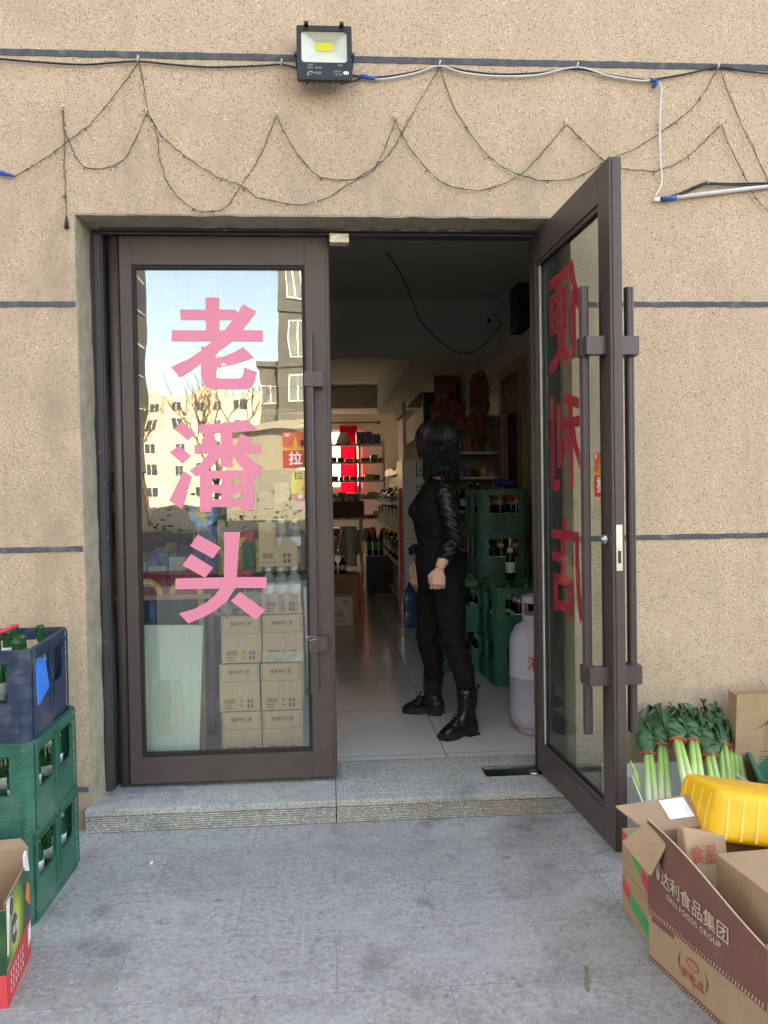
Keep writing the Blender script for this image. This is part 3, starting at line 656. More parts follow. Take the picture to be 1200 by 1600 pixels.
# ------------------------------------------------------------------ floodlight
def wall(px, py, off=.0): return at(px, py, -off)
fl = thing('floodlight', 'black square floodlight with yellow chip mounted above the door', 'floodlight', (.028, -.02, 2.96))
fx0, fx1, fz0, fz1 = -.079, .131, 2.868, 3.082
tilt = lambda x, z, d: Vector((x, -.085-d+(z-2.97)*.10, z))
g = MB()
def ring(x0, x1, z0, z1, r, d, n=6):
    o = []
    for (cx, cz, a0) in ((x1-r, z1-r, 0), (x0+r, z1-r, 90), (x0+r, z0+r, 180), (x1-r, z0+r, 270)):
        for k in range(n+1): a = R(a0+90*k/n); o.append(tilt(cx+r*math.cos(a), cz+r*math.sin(a), d))
    return o
wx0, wx1, wz0, wz1 = fx0+.018, fx1-.019, fz0+.068, fz1-.021
g.loft([ring(fx0+.01, fx1-.01, fz0+.01, fz1-.01, .006, -.03), ring(fx0, fx1, fz0, fz1, .008, -.012), ring(fx0, fx1, fz0, fz1, .008, .012)], smooth=False, caps=False)
a = ring(fx0, fx1, fz0, fz1, .008, .012); b = ring(wx0, wx1, wz0, wz1, .012, .012); c = ring(wx0, wx1, wz0, wz1, .012, .006)
n = len(a); g.add(a+b, [(i, (i+1) % n, n+(i+1) % n, n+i) for i in range(n)]); g.loft([b, c], smooth=False, caps=False)
g.add(ring(fx0+.01, fx1-.01, fz0+.01, fz1-.01, .006, -.03), [tuple(range(n))])
for x in (fx0+.038, fx1-.038): g.box(x-.008, x+.008, -.105, -.08, fz1-.004, fz1+.006); g.box(x-.006, x+.006, -.10, -.08, fz0-.006, fz0+.002)
for k in range(9): g.box(fx0+.02+k*.021, fx0+.024+k*.021, -.054, -.03, fz0+.02, fz1-.02)
g.build('housing', 'black', fl)
g = MB(); cxm, czm = (wx0+wx1)/2, (wz0+wz1)/2
ic = ring(cxm-.034, cxm+.034, czm-.002, czm+.036, .002, -.022)
g.loft([ring(wx0, wx1, wz0, wz1, .012, .005), ic], smooth=False, caps=False); g.add(ic, [tuple(range(len(ic)))])
g.build('reflector', mat('reflector', (.62, .64, .55), .35, var=.05), fl)
g = MB(); g.add(ring(cxm-.033, cxm+.033, czm, czm+.035, .001, -.0205), [tuple(range(n))]); g.build('led_chip', mat('led_phosphor', (.72, .66, .05), .5), fl)
g = MB(); 
for (s, x, z, sz) in (('50W', fx0+.052, fz0+.057, .011), ('220V  50HZ', fx0+.066, fz0+.046, .011), ('IP66', fx1-.046, fz0+.057, .011), ('防雨防水', fx1-.055, fz0+.032, .0085), ('工程专用', fx1-.055, fz0+.020, .0085), ('照明', fx0+.08, fz0+.024, .013)):
    text(g, s, sz, lambda u, v: tilt(x+u, z+v, .0125))
for k in range(14):
    a0, a1 = R(20+k*14), R(20+(k+1)*14); r0, r1 = .009, .013
    g.add([tilt(fx0+.052+r*math.cos(q)*1.0, fz0+.020+r*math.sin(q), .0125) for r, q in ((r0, a0), (r1, a0), (r1, a1), (r0, a1))], [(0, 1, 2, 3)])
g.add([tilt(fx0+.048+x, fz0+.018+z, .0126) for x, z in ((0, 0), (.003, -.001), (.010, .010))], [(0, 1, 2)])
g.build('printed_marks', mat('grey_print', (.33, .34, .33), .5), fl)
g = MB(); g.add([tilt(fx1-.024+.011*math.cos(q), fz0+.027+.007*math.sin(q), .0128) for q in [k*.45 for k in range(14)]], [tuple(range(14))]); g.build('pass_sticker', 'paper', fl)
g = MB()
for s in (-1, 1):
    x = fx0-.003 if s < 0 else fx1+.003
    g.box(x-.0025, x+.0025, -.10, -.004, 2.955, 2.975); g.cyl((x-.006, -.095, 2.965), (x+.006, -.095, 2.965), .010, n=12)
g.box(fx0-.004, fx1+.004, -.006, -.001, 2.955, 2.975); g.build('bracket', 'black', fl)
# ------------------------------------------------------------------ cables and light strings
def smooth_pts(pts, k=6):
    o = []
    for i in range(len(pts)-1):
        p0 = pts[max(i-1, 0)]; p1 = pts[i]; p2 = pts[i+1]; p3 = pts[min(i+2, len(pts)-1)]
        for j in range(k):
            t = j/k; o.append(.5*((2*p1)+(p2-p0)*t+(2*p0-5*p1+4*p2-p3)*t*t+(3*p1-p0-3*p2+p3)*t**3))
    o.append(pts[-1]); return o
def wpath(pp, off, k=6): return smooth_pts([at(x, y, -off) for x, y in pp], k)
g = MB(); g.tube([Vector((-2.2, -.012, 3.0))]+wpath([(0, 92), (60, 97), (130, 101), (175, 98), (218, 96), (270, 101), (330, 105), (400, 103), (440, 101), (462, 106)], .012), .0042, 6)
tag(g.build('power_cable', 'cable'), 'black power cable sagging along the top joint left of the floodlight', 'cable')
g = MB(); g.tube(wpath([(512, 120), (528, 128), (548, 128), (565, 122)], .025), .0042, 6); g.tube(wpath([(548, 118), (570, 120), (600, 120), (640, 114), (687, 104), (730, 111), (780, 116), (840, 114), (900, 108), (950, 117), (1000, 124), (1022, 124), (1070, 116), (1122, 105), (1160, 111), (1200, 115)], .012)+[Vector((2.5, -.012, 2.93))], .0042, 6)
tag(g.build('power_cable', 'cable'), 'black power cable running right from the floodlight along the wall', 'cable')
g = MB(); g.tube(wpath([(585, 124), (610, 122), (650, 114), (687, 103), (725, 114), (780, 119), (840, 117), (902, 105), (950, 118), (1000, 126), (1025, 125), (1033, 138), (1032, 165), (1031, 200), (1032, 250), (1034, 285), (1024, 306)], .018), .0036, 6)
tag(g.build('white_cable', 'wcable'), 'thin white cable along the wall that drops down to the white tube', 'cable')
def tape(pts, r, label):
    g = MB(); g.tube([at(*p, -.016) for p in pts], r, 8); tag(g.build('tape_joint', 'bluetape', noiseamp=.0015, nscale=70), label, 'tape')
tape([(560, 121), (568, 119), (580, 122), (592, 123)], [.006, .009, .008, .005], 'blue insulating tape on the cable just right of the floodlight')
tape([(1014, 124), (1022, 126), (1028, 126), (1021, 136)], [.006, .009, .009, .006], 'blue insulating tape where the white cable branches off')
tape([(-6, 268), (4, 271), (14, 273), (24, 276)], [.006, .009, .007, .003], 'blue tape on the light string end at the left photo edge')
g = MB(); a0 = at(1035, 311, -.016); a1 = at(1200, 291, -.016); g.tube([a0, a0+(a1-a0)*3], .0085, 10)
tb = tag(g.build('lamp_tube', mat('white_tube', (.8, .8, .8), .35)), 'white fluorescent-like tube fixed slanting on the wall at the right edge', 'tube')
tape([(1034, 311), (1045, 310), (1056, 309)], .0105, 'blue tape round the end of the white tube')
g = MB(); g.box(-.012, .012, -.008, .004, -.008, .008, T=Matrix.Translation(at(1026, 312, -.014))@Matrix.Rotation(R(-5), 4, 'Y')); tag(g.build('plug', 'clip', bevel=.002), 'small cream plug at the tube end', 'plug')
g = MB(); g.tube(wpath([(1030, 311), (1060, 303), (1090, 290), (1106, 286), (1140, 287), (1200, 286)], .014)+[Vector((2.4, -.014, 2.5))], .0042, 6); g.tube(wpath([(1034, 314), (1064, 305), (1092, 292), (1108, 288), (1140, 289), (1200, 289)], .020)+[Vector((2.4, -.02, 2.49))], .0036, 6)
tag(g.build('power_cable', 'cable'), 'double black cable above the white tube at the right', 'cable')
def clip(px, py):
    g = MB(); p = at(px, py, -.012)
    g.tube([p+Vector((-.002, .012, -.006)), p+Vector((-.002, -.010, -.004)), p+Vector((0, -.010, .009)), p+Vector((0, .012, .012))], .0032, 6); g.cyl(p+Vector((.001, .01, .012)), p+Vector((.001, -.012, .012)), .003, n=8); return g.build('cable_clip', 'clip')
for i, (x, y, l) in enumerate(((216, 94, 'white cable clip on the black cable above the door left'), (440, 100, 'white cable clip just left of the floodlight'), (687, 102, 'white cable clip at the light string peak right of the floodlight'), (902, 105, 'white cable clip on the paired cables near the door top'), (1122, 105, 'white cable clip on the black cable near the top right'), (1030, 197, 'white clip half way down the dropping white cable'), (1106, 285, 'white clip holding the double cable above the tube'),
        (98, 170, 'white nail clip at the left end peak of the light string'), (229, 176, 'white nail clip under the top left cable peak'), (432, 180, 'white nail clip of the middle left light string peak'), (618, 184, 'grey nail clip of the middle right light string peak'), (884, 193, 'white nail clip above the open door'), (1125, 194, 'white nail clip at the right light string peak'))):
    tag(clip(x, y), l, 'cable clip', 'cable clips on the wall')
def fairy(paths, label, seed=0):
    g = MB(); rr = random.Random(seed)
    for pp in paths:
        pts = wpath(pp, .009, 8); pts = [p+Vector((rr.gauss(0, .0012), rr.uniform(-.004, .001), rr.gauss(0, .0012))) for p in pts]
        g.tube(pts, .0013, 5); g.tube([p+Vector((rr.gauss(0, .002), -.003, rr.gauss(0, .002))) for p in pts[::2]], .0012, 4)
    o = tag(g.build('light_string', 'wire'), label, 'light string', 'light strings hung on the wall')
    bp = None
    for pp in paths:
        pts = wpath(pp, .009, 8)
        for k in range(5, len(pts)-2, 9):
            if bp is None:
                b = MB(); b.cyl((0, 0, 0), (0, -.004, -.012), .0022, .0026, 6); b.cyl((0, -.004, -.012), (0, -.006, -.022), .0022, .0008, 6, 1); q = b.build('bulb', ['wire', 'clip'], o, False); bp = q
            else: q = bp.copy(); COL.objects.link(q)
            q.location = pts[k]; q.rotation_euler = (rr.uniform(-.5, .3), rr.uniform(-2, 2), rr.uniform(-1, 1))
fairy([[(24, 276), (60, 255), (95, 230), (140, 196), (170, 160), (200, 122), (218, 98)], [(218, 98), (226, 140), (233, 180), (255, 215), (290, 245), (340, 277), (376, 290), (400, 308), (430, 315), (468, 320), (515, 307), (560, 278), (600, 250), (625, 215), (655, 160), (687, 104)], [(687, 104), (705, 160), (735, 210), (770, 250), (808, 272), (850, 282), (900, 278), (945, 252), (985, 236), (1028, 210), (1070, 180), (1100, 145), (1122, 106)], [(1124, 106), (1145, 165), (1175, 230), (1200, 285)]], 'long brown light string zigzagging from the cable clips over the door', 1)
fairy([[(98, 172), (104, 210), (118, 243), (137, 263), (180, 260), (205, 232), (229, 178)], [(229, 178), (243, 200), (252, 255), (270, 298), (305, 328), (328, 331), (355, 322), (378, 288), (405, 248), (432, 182)], [(434, 182), (452, 222), (480, 260), (508, 280), (560, 279), (590, 256), (618, 188)], [(618, 188), (635, 222), (680, 278), (725, 296), (765, 295), (815, 272), (850, 235), (884, 196)], [(886, 196), (915, 225), (944, 252), (970, 262), (1020, 268), (1070, 248), (1100, 222), (1125, 196)], [(1127, 196), (1145, 240), (1165, 280), (1182, 312), (1200, 330)]], 'lower brown light string hung in deep swags from nail clips', 2)
fairy([[(98, 172), (102, 215), (101, 260), (103, 310), (104, 340)]], 'short loose end of light string hanging by the upper left door corner', 3)
g = MB(); g.tube([at(104, 338, -.01), at(104, 348, -.012), at(104, 357, -.012)], [.003, .008, .009], 8); tag(g.build('string_plug', 'cable'), 'black plug dangling at the loose end of the light string', 'plug')
# ------------------------------------------------------------------ crates and bottles
def crate_mesh(W=.33, L=.46, H=.285):
    """ribbed bottle crate with two hand windows on each long side and one on each short side"""
    g = MB(); r = .045; t = .010
    side = [(W/2, -L/2+r), (W/2, L/2-r), (W/2-r, L/2), (-W/2+r, L/2), (-W/2, L/2-r), (-W/2, -L/2+r), (-W/2+r, -L/2), (W/2-r, -L/2)]
    pts = []
    def seg(a, b, ws, nrm):
        cuts = sorted({0, 1, *[x for w_ in ws for x in w_]})
        for i in range(len(cuts)-1):
            q = cuts[i]; pts.append((a[0]+(b[0]-a[0])*q, a[1]+(b[1]-a[1])*q, *nrm, any(w_[0] <= q < w_[1] for w_ in ws)))
    def arc(cx, cy, a0):
        for k in range(6):
            a = R(a0+90*k/6); pts.append((cx+r*math.cos(a), cy+r*math.sin(a), math.cos(a), math.sin(a), False))
    lw = [(.03, .455), (.545, .97)]; sw = [(.10, .90)]
    seg(side[0], side[1], lw, (1, 0)); arc(W/2-r, L/2-r, 0); seg(side[2], side[3], sw, (0, 1)); arc(-W/2+r, L/2-r, 90)
    seg(side[4], side[5], lw, (-1, 0)); arc(-W/2+r, -L/2+r, 180); seg(side[6], side[7], sw, (0, -1)); arc(W/2-r, -L/2+r, 270)
    zs = [.004, .125, .244, H]; n = len(pts); hol = lambda i, k: pts[i % n][4] and k == 1
    O = lambda i, k: (pts[i % n][0], pts[i % n][1], zs[k]); I = lambda i, k: (pts[i % n][0]-pts[i % n][2]*t, pts[i % n][1]-pts[i % n][3]*t, zs[k])
    for i in range(n):
        for k in range(3):
            if hol(i, k): continue
            g.add([O(i, k), O(i+1, k), O(i+1, k+1), O(i, k+1)], [(0, 1, 2, 3)]); g.add([I(i, k), I(i+1, k), I(i+1, k+1), I(i, k+1)], [(3, 2, 1, 0)])
            if k == 2 or hol(i, k+1): g.add([O(i, k+1), O(i+1, k+1), I(i+1, k+1), I(i, k+1)], [(0, 1, 2, 3)])
            if k == 0 or hol(i, k-1): g.add([O(i, k), O(i+1, k), I(i+1, k), I(i, k)], [(3, 2, 1, 0)])
            if hol(i+1, k): g.add([O(i+1, k), I(i+1, k), I(i+1, k+1), O(i+1, k+1)], [(0, 1, 2, 3)])
            if hol(i-1, k): g.add([O(i, k), I(i, k), I(i, k+1), O(i, k+1)], [(3, 2, 1, 0)])
    def band(z0, z1, o):
        a = [(p[0]+p[2]*o, p[1]+p[3]*o) for p in pts]; b = [(p[0]-p[2]*.001, p[1]-p[3]*.001) for p in pts]
        vs = [(x, y, z) for z in (z0, z1) for x, y in a]+[(x, y, z) for z in (z0, z1) for x, y in b]
        fs = []
        for i in range(n):
            j = (i+1) % n; fs += [(i, j, n+j, n+i), (i, 2*n+i, 2*n+j, j), (n+i, n+j, 3*n+j, 3*n+i)]
        g.add(vs, fs)
    band(H-.006, H, .005); band(.247, .2515, .005); band(.0, .010, .002)
    # ribs that run only round the corners and short sides
    for z in (.055, .095, .13, .18, .212):
        for (cx, cy, a0) in ((W/2-r, L/2-r, 0), (-W/2+r, L/2-r, 90), (-W/2+r, -L/2+r, 180), (W/2-r, -L/2+r, 270)):
            g.tube([(cx+(r+.001)*math.cos(R(a0+k*15)), cy+(r+.001)*math.sin(R(a0+k*15)), z) for k in range(7)], .0022, 4)
        if z < .13:
            for s in (-1, 1): g.box(-W/2+r, W/2-r, s*(L/2+.0015)-.0015, s*(L/2+.0015)+.0015, z-.002, z+.002)
    for s in (-1, 1):
        for y in (-.02, .02, L/2-.028, -L/2+.028): g.box(*sorted((s*W/2, s*(W/2+.005))), y-.0025, y+.0025, .012, H-.006)
        for x in (-W/2+.03, -.05, .05, W/2-.03): g.box(x-.002, x+.002, *sorted((s*L/2, s*(L/2+.004))), .012, .135)
        # rounded window corners
        for (y0, y1) in (((lw[0][0]-.5)*(L-2*r), (lw[0][1]-.5)*(L-2*r)), ((lw[1][0]-.5)*(L-2*r), (lw[1][1]-.5)*(L-2*r))):
            for (y, sy) in ((y0, 1), (y1, -1)):
                for (z, sz) in ((.125, 1), (.244, -1)):
                    g.prism([(y-sy*.001, z-sz*.001), (y+sy*.026, z-sz*.001), (y+sy*.007, z+sz*.007), (y-sy*.001, z+sz*.022)], lambda u, v, w_: (w_, u, v), s*(W/2-.0005), s*(W/2-t+.0005))
    g.box(-W/2+t, W/2-t, -L/2+t, L/2-t, .006, .014)
    for k in range(1, 4): y = -L/2+L*k/4; g.box(-W/2+t, W/2-t, y-.0015, y+.0015, .014, .11)
    for k in range(1, 3): x = -W/2+W*k/3; g.box(x-.0015, x+.0015, -L/2+t, L/2-t, .014, .1095)
    return g
crate_g = crate_mesh()
bprof = [(r, z*1.1) for r, z in [(.0, 0), (.028, 0), (.031, .004), (.031, .128), (.029, .145), (.020, .172), (.0145, .19), (.0125, .225), (.0135, .232), (.0135, .240), (.0115, .242), (.0095, .242), (.009, .20), (.0, .199)]]
def bottle(name, label, cat, capped, lab, loc, group):
    t = thing(name, label, cat, loc, 0, group)
    MB().lathe(bprof, n=18).build('bottle_glass', 'bottle_d' if capped else 'bottle', t, False)
    if lab: MB().lathe([(.0313, .05), (.0315, .051), (.0315, .115), (.0313, .116)], n=18).build('bottle_label', 'label', t, False)
    MB().lathe([(.0245, .177), (.0255, .1745), (.0155, .209), (.015, .209)], n=14).build('neck_label', 'label', t, False)
    if capped: MB().lathe([(.0146, .211), (.0150, .2115), (.0150, .260), (.0135, .269), (0, .271)], n=14).build('foil_cap', 'gold', t, False)
    return t
_protos = {}
def fill(cx, cy, cz, rz, cells, kindn, label, group):
    for (i, j) in cells:
        lab_ = f"{label}, {('left', 'middle', 'right')[i]} column, {('nearest', 'second', 'third', 'farthest')[j]} row"
        lx, ly = -.105+.105*i, -.16+.107*j
        x = cx+lx*math.cos(rz)-ly*math.sin(rz); y = cy+lx*math.sin(rz)+ly*math.cos(rz)
        jx = random.uniform(-.006, .006); z = cz+.016
        if kindn not in _protos:
            _protos[kindn] = bottle('beer_bottle', label, 'bottle', kindn == 'capped', True, (x+jx, y, z), group); _protos[kindn]['label'] = lab_
        else: dup(_protos[kindn], (x+jx, y, z), random.uniform(0, 6), lab_, group, rot=(random.uniform(-.05, .05), random.uniform(-.05, .05), random.uniform(0, 6)))
def crate(name, x, y, z, rz, mt, label, group=None, tiltx=0):
    t = thing(name, label, 'crate', (x, y, z), rz, group)
    me = crate_g.build('crate_body', mt, t, False)
    t.rotation_euler = (tiltx, 0, rz)
    ORG[t.name] = Vector((x, y, z)); return t
CX, CY = -.909-.165, -.512
crate('bottle_crate', CX+.012, CY, 0, R(-1), 'crate_green', 'dusty green bottle crate on the ground, bottom of the stack left of the door', 'stacked crates left of the door')
crate('bottle_crate', CX+.015, CY-.006, .277, R(.8), 'crate_green', 'bright green bottle crate in the middle of the stack left of the door', 'stacked crates left of the door')
crate('bottle_crate', CX+.0, CY+.0, .555, R(3.5), 'crate_blue', 'navy blue bottle crate on top of the stack left of the door', 'stacked crates left of the door')
allc = [(i, j) for i in range(3) for j in range(4)]
fill(CX+.012, CY, 0, 0, allc, 'empty', 'empty green bottle in the lowest crate by the door', 'bottles in the lowest outdoor crate')
fill(CX+.015, CY, .277, 0, allc, 'empty', 'empty green bottle in the middle crate by the door', 'bottles in the middle outdoor crate')
fill(CX, CY, .578, R(3.5), [(0, 0), (0, 1), (1, 0), (1, 1), (1, 2), (2, 3), (2, 1), (2, 0), (0, 3), (1, 3)], 'empty', 'empty green bottle in the navy blue crate', 'bottles in the blue crate')
def lp(x, y, z): return Vector((CX+x*math.cos(R(3.5))-y*math.sin(R(3.5)), CY+x*math.sin(R(3.5))+y*math.cos(R(3.5)), .555+z))
g = MB()
g.hexa([lp(.130, -.185, .115), lp(.170, -.165, .100), lp(.174, -.055, .135), lp(.13, -.055, .14)], [lp(.13, -.19, .185), lp(.168, -.17, .19), lp(.170, -.085, .235), lp(.13, -.08, .24)])
tag(g.build('blue_packet', mat('bright_blue_card', (.0, .19, .72), .45, var=.15, vscale=10), bevel=.002), 'bright blue folded packet poking out of the blue crate window', 'packet')
g = MB(); g.tube([lp(-.10, -.10, .235), lp(-.06, -.06, .29), lp(0, -.02, .305), lp(.06, .02, .325)], [.004, .007, .008, .006], 6, ell=.35); g.tube([lp(.0, -.03, .24), lp(.0, -.03, .30)], .005, 6, ell=.4)
tag(g.build('red_strap', mat('red_plastic', (.75, .06, .08), .4)), 'red plastic strap lying over the bottles in the blue crate', 'strap')
# ------------------------------------------------------------------ open printed beer carton, lower left
bc = thing('beer_carton', 'open dark green and red printed carton at the lower left corner', 'carton', (-1.007, -1.037, 0), R(6.9))
W2, L2, H2, tk = .165, .129, .27, .004
g = MB(); g.box(-W2, W2, -L2, -L2+tk, .004, H2-.02); g.box(-W2, W2, L2-tk, L2, .004, H2+.035); g.box(W2-tk, W2, -L2+tk, L2-tk, .004, H2); g.box(-W2, -W2+tk, -L2+tk, L2-tk, .004, H2); g.box(-W2, W2, -L2, L2, 0, .004)
g.build('carton_body', 'card2', bc, False)
gm = mat('print_glow_green', (.02, .075, .035), .35); N, L_, b = add_nodes(gm)
tc = N.new('ShaderNodeTexCoord'); vd = N.new('ShaderNodeVectorMath'); vd.operation = 'DISTANCE'; mp = N.new('ShaderNodeMapping'); mp.inputs['Scale'].default_value = (0, 1, .8); mp.inputs['Location'].default_value = (0, .035, -.135)
L_.new(tc.outputs['Object'], mp.inputs[0]); L_.new(mp.outputs[0], vd.inputs[0]); vd.inputs[1].default_value = (0, 0, 0)
rp = N.new('ShaderNodeValToRGB'); L_.new(vd.outputs['Value'], rp.inputs[0]); e = rp.color_ramp.elements; e[0].position = .03; e[0].color = (.55, .62, .05, 1); e[1].position = .10; e[1].color = (.012, .07, .035, 1); e.new(.06).color = (.22, .34, .03, 1); L_.new(rp.outputs[0], b.inputs['Base Color'])
M['glow'] = gm
g = MB(); Fx = lambda o: (lambda u, v, w_=0: (W2+.0004*o+w_, u, v))
f0 = Fx(1)
def quad(g, pts, k, mi=0): g.add([(W2+.0005*k, u, v) for u, v in pts], [tuple(range(len(pts)))], mi)
quad(g, [(-L2, .10), (L2, .10), (L2, H2), (-L2, H2)], 1, 0)
quad(g, [(-L2, .0), (L2, .0), (L2, .115), (-L2, .085)], 2, 1)
for (cy, cz, rr_) in ((-.05, .165, .036), (-.075, .235, .022)):
    for (q, mi, k) in ((1.0, 2, 2), (.86, 3, 3), (.62, 4, 4)):
        quad(g, [(cy+rr_*q*math.cos(a), min(cz+rr_*1.25*q*math.sin(a), H2)) for a in [i*2*math.pi/28 for i in range(28)]], k, mi)
quad(g, [(-L2, .13), (-.115, .13), (-.09, H2), (-L2, H2)], 4, 5); quad(g, [(L2-.06, .185), (L2-.004, .14), (L2-.004, .20), (L2-.035, .225)], 3, 6)
quad(g, [(L2-.038, .035), (L2-.004, .05), (L2-.004, .10), (L2-.038, .09)], 4, 5)
for i in range(6):
    y = -.10+i*.025
    for k in range(3): quad(g, [(y, .02+k*.022), (y+.006, .021+k*.022), (y+.006, .036+k*.022), (y, .035+k*.022)], 4, 5)
g.build('printed_side', ['glow', 'cardr2', 'steel', mat('emblem_green', (.05, .08, .05), .4), mat('emblem_dark', (.10, .09, .07), .4), 'paper', mat('print_orange', (.75, .22, .03), .5)], bc, False)
text_g = MB(); text(text_g, '啤酒', .028, lambda u, v: (W2+.0032, -.05+u, .165+v), bold=.01); text_g.build('lettering', 'paper', bc, False)
g = MB(); quadp = [(-W2, -L2, .0), (W2, -L2, .0), (W2, -L2, .085), (-W2, -L2, .085)]
g.add([(x, y-.0012, z) for x, y, z in quadp], [(0, 1, 2, 3)]); g.build('red_band', 'cardr2', bc, False)
g = MB(); g.add([(-W2, -L2-.0006, .08), (W2, -L2-.0006, .08), (W2, -L2-.0006, H2-.02), (-W2, -L2-.0006, H2-.02)], [(0, 1, 2, 3)]); g.add([(W2-.10, -L2-.0014, .12), (W2-.03, -L2-.0014, .11), (W2-.03, -L2-.0014, .22), (W2-.10, -L2-.0014, .21)], [(0, 1, 2, 3)], 1); g.build('printed_front', ['glow', 'paper'], bc, False)
g = MB(); g.hexa([(-W2, L2, H2+.034), (W2, L2, H2+.034), (W2, L2+.003, H2+.034), (-W2, L2+.003, H2+.034)], [(-W2, L2+.045, H2+.045), (W2-.03, L2+.045, H2+.045), (W2-.03, L2+.048, H2+.045), (-W2, L2+.048, H2+.045)]); g.build('flap', 'card2', bc, False)
g = MB(); g.hexa([(W2-.002, L2-.05, H2-.01), (W2+.003, L2-.05, H2-.01), (W2+.003, L2-.005, H2-.03), (W2-.002, L2-.005, H2-.03)], [(W2-.002, L2-.06, H2+.035), (W2+.003, L2-.06, H2+.035), (W2+.003, L2-.035, H2+.04), (W2-.002, L2-.035, H2+.04)]); g.build('tape_strip', 'paper', bc, False)
# ------------------------------------------------------------------ right: cartons
def closed_box(name, label, cat, cx, cy, z, w_, l, h, rz, mt='card', group=None, seam=True):
    t = thing(name, label, cat, (cx, cy, z), rz, group)
    MB().box(-w_/2, w_/2, -l/2, l/2, 0, h).build('carton_body', mt, t, False, bevel=.003)
    if seam:
        g = MB(); g.box(-w_/2-.001, w_/2+.001, -.024, .024, h, h+.0008); g.box(-w_/2-.0012, -w_/2, -.024, .024, h-.07, h); g.box(w_/2, w_/2+.0012, -.024, .024, h-.07, h)
        g.build('packing_tape', mat('packing_tape', (.42, .29, .18), .25), t, False)
    return t
def frame_at(o, rz):
    c, s = math.cos(rz), math.sin(rz); return lambda x, y, z: Vector((o[0]+x*c-y*s, o[1]+x*s+y*c, o[2]+z))
# box pair at the front right: local x to the right, y away from the street; left face at x = 0
brz = R(-11)
BO = (.868, -1.085, 0)          # far left bottom corner
TL = .47; TW = .50
cb = thing('carton', 'brown carton with maroon ribbon border and red emblem, under the open maroon carton', 'carton', BO, 0)
cb.rotation_euler = (0, 0, -brz)
T_ = lambda x, y, z: (x, y, z)
MB().box(0, TW, -TL, 0, 0, .15).build('carton_body', 'card', cb, False, bevel=.004)
g = MB()
def lf(g, pts, k, mi=0, x=0): g.add([(x-.0005*k, -u, v) for u, v in pts], [tuple(range(len(pts)))], mi)
lf(g, [(0.004, 0), (TL-.004, 0), (TL-.004, .014), (0.004, .014)], 2, 0); lf(g, [(0.004, .13), (TL-.004, .13), (TL-.004, .149), (0.004, .149)], 2, 0)
lf(g, [(.02, .115), (.12, .115), (.12, .1285), (.02, .1285)], 2, 0)
for k in range(40): a = .01+k*.0113; lf(g, [(a, .133), (a+.004, .146), (a+.007, .146), (a+.003, .133)], 3, 1); lf(g, [(a, .003), (a+.003, .010), (a+.006, .010), (a+.003, .003)], 3, 1)
c0, z0 = .20, .072
lf(g, [(c0+.026*math.cos(a), z0+.014*math.sin(a)+.018) for a in [i*.3 for i in range(21)]], 3, 2)
lf(g, [(c0+.021*math.cos(a), z0+.010*math.sin(a)+.018) for a in [i*.3 for i in range(21)]], 4, 3)
for s in (-1, 1): lf(g, [(c0+s*.05, z0-.03), (c0+s*.062, z0+.0), (c0+s*.05, z0+.035), (c0+s*.056, z0+.0)][::s], 3, 0)
text(g, '好吃点', .03, lambda u, v: (-.0025, -(c0+.0+u), z0-.02+v*.9), 2, bold=.02)
g.build('printed_side', ['cardred', 'palecard', mat('faded_red', (.42, .10, .07), .7, var=.3, vscale=60), mat('emblem_salmon', (.45, .22, .15), .6)], cb, False)
g = MB(); g.box(.0, TW, -TL-.0012, -TL-.0004, .10, .149); g.build('packing_tape', mat('glossy_tape', (.30, .2, .14), .12, bump=.8, bscale=25), cb, False)
ct = thing('open_carton', 'open maroon printed carton with pale lettering, loaded with smaller boxes', 'carton', (BO[0], BO[1], .152), 0)
ct.rotation_euler = (0, 0, -brz)
hh = lambda u: .235 - .10*min(1, u/TL)**1.0 + .018*math.sin(u*9)      # the cut rim sags towards the street
g = MB(); k = 24; vs = []
bow = lambda u: -.012*math.sin(math.pi*u/TL)
for i in range(k+1):
    u = TL*i/k; vs += [(bow(u), -u, 0), (bow(u), -u, hh(u)), (bow(u)+.005, -u, hh(u)), (bow(u)+.005, -u, 0)]
fs = []
for i in range(k):
    a = 4*i; fs += [(a, a+4, a+5, a+1), (a+1, a+5, a+6, a+2), (a+2, a+6, a+7, a+3)]
g.add(vs, fs+[(0, 1, 2, 3)]); 
mi = len(g.f); g.m = [0 if i % 3 == 0 else (1 if i % 3 == 1 else 2) for i in range(len(g.f))]
g.box(.0, TW, -TL, -TL+.005, 0, .13, 2); g.box(.005, TW, -.005, 0, 0, .20, 2); g.box(TW-.005, TW, -TL+.005, -.005, 0, .16, 2); g.box(.006, TW-.006, -TL+.006, -.006, .001, .006, 2)
g.build('carton_body', ['cardred', 'cardedge', 'card2'], ct, False)
g = MB()
def lt(u, v, k=1): return (bow(u)-.0008*k, -u, v)
def lfb(pts, k, mi=0): g.add([lt(u, v, k) for u, v in pts], [tuple(range(len(pts)))], mi)
lfb([(.06+.014*math.cos(a)*(1 if math.sin(a) > 0 else .8), .125+.032*math.sin(a)) for a in [i*.32 for i in range(20)]], 3, 0)
text(g, '达利食品集团', .047, lambda u, v: lt(.215+u, .098-.015*(u/.2)+v, 4), 0, bold=.005)
text(g, 'DALI FOODS GROUP', .021, lambda u, v: lt(.215+u, .062-.015*(u/.2)+v, 4), 0, bold=.012, spacing=1.15)
g.build('lettering', 'palecard', ct, False)
# near tan wall with maroon lower edge
g = MB(); g.box(.0, TW, -TL-.0008, -TL-.0002, .0, .012); g.build('maroon_border', 'cardred', ct, False)
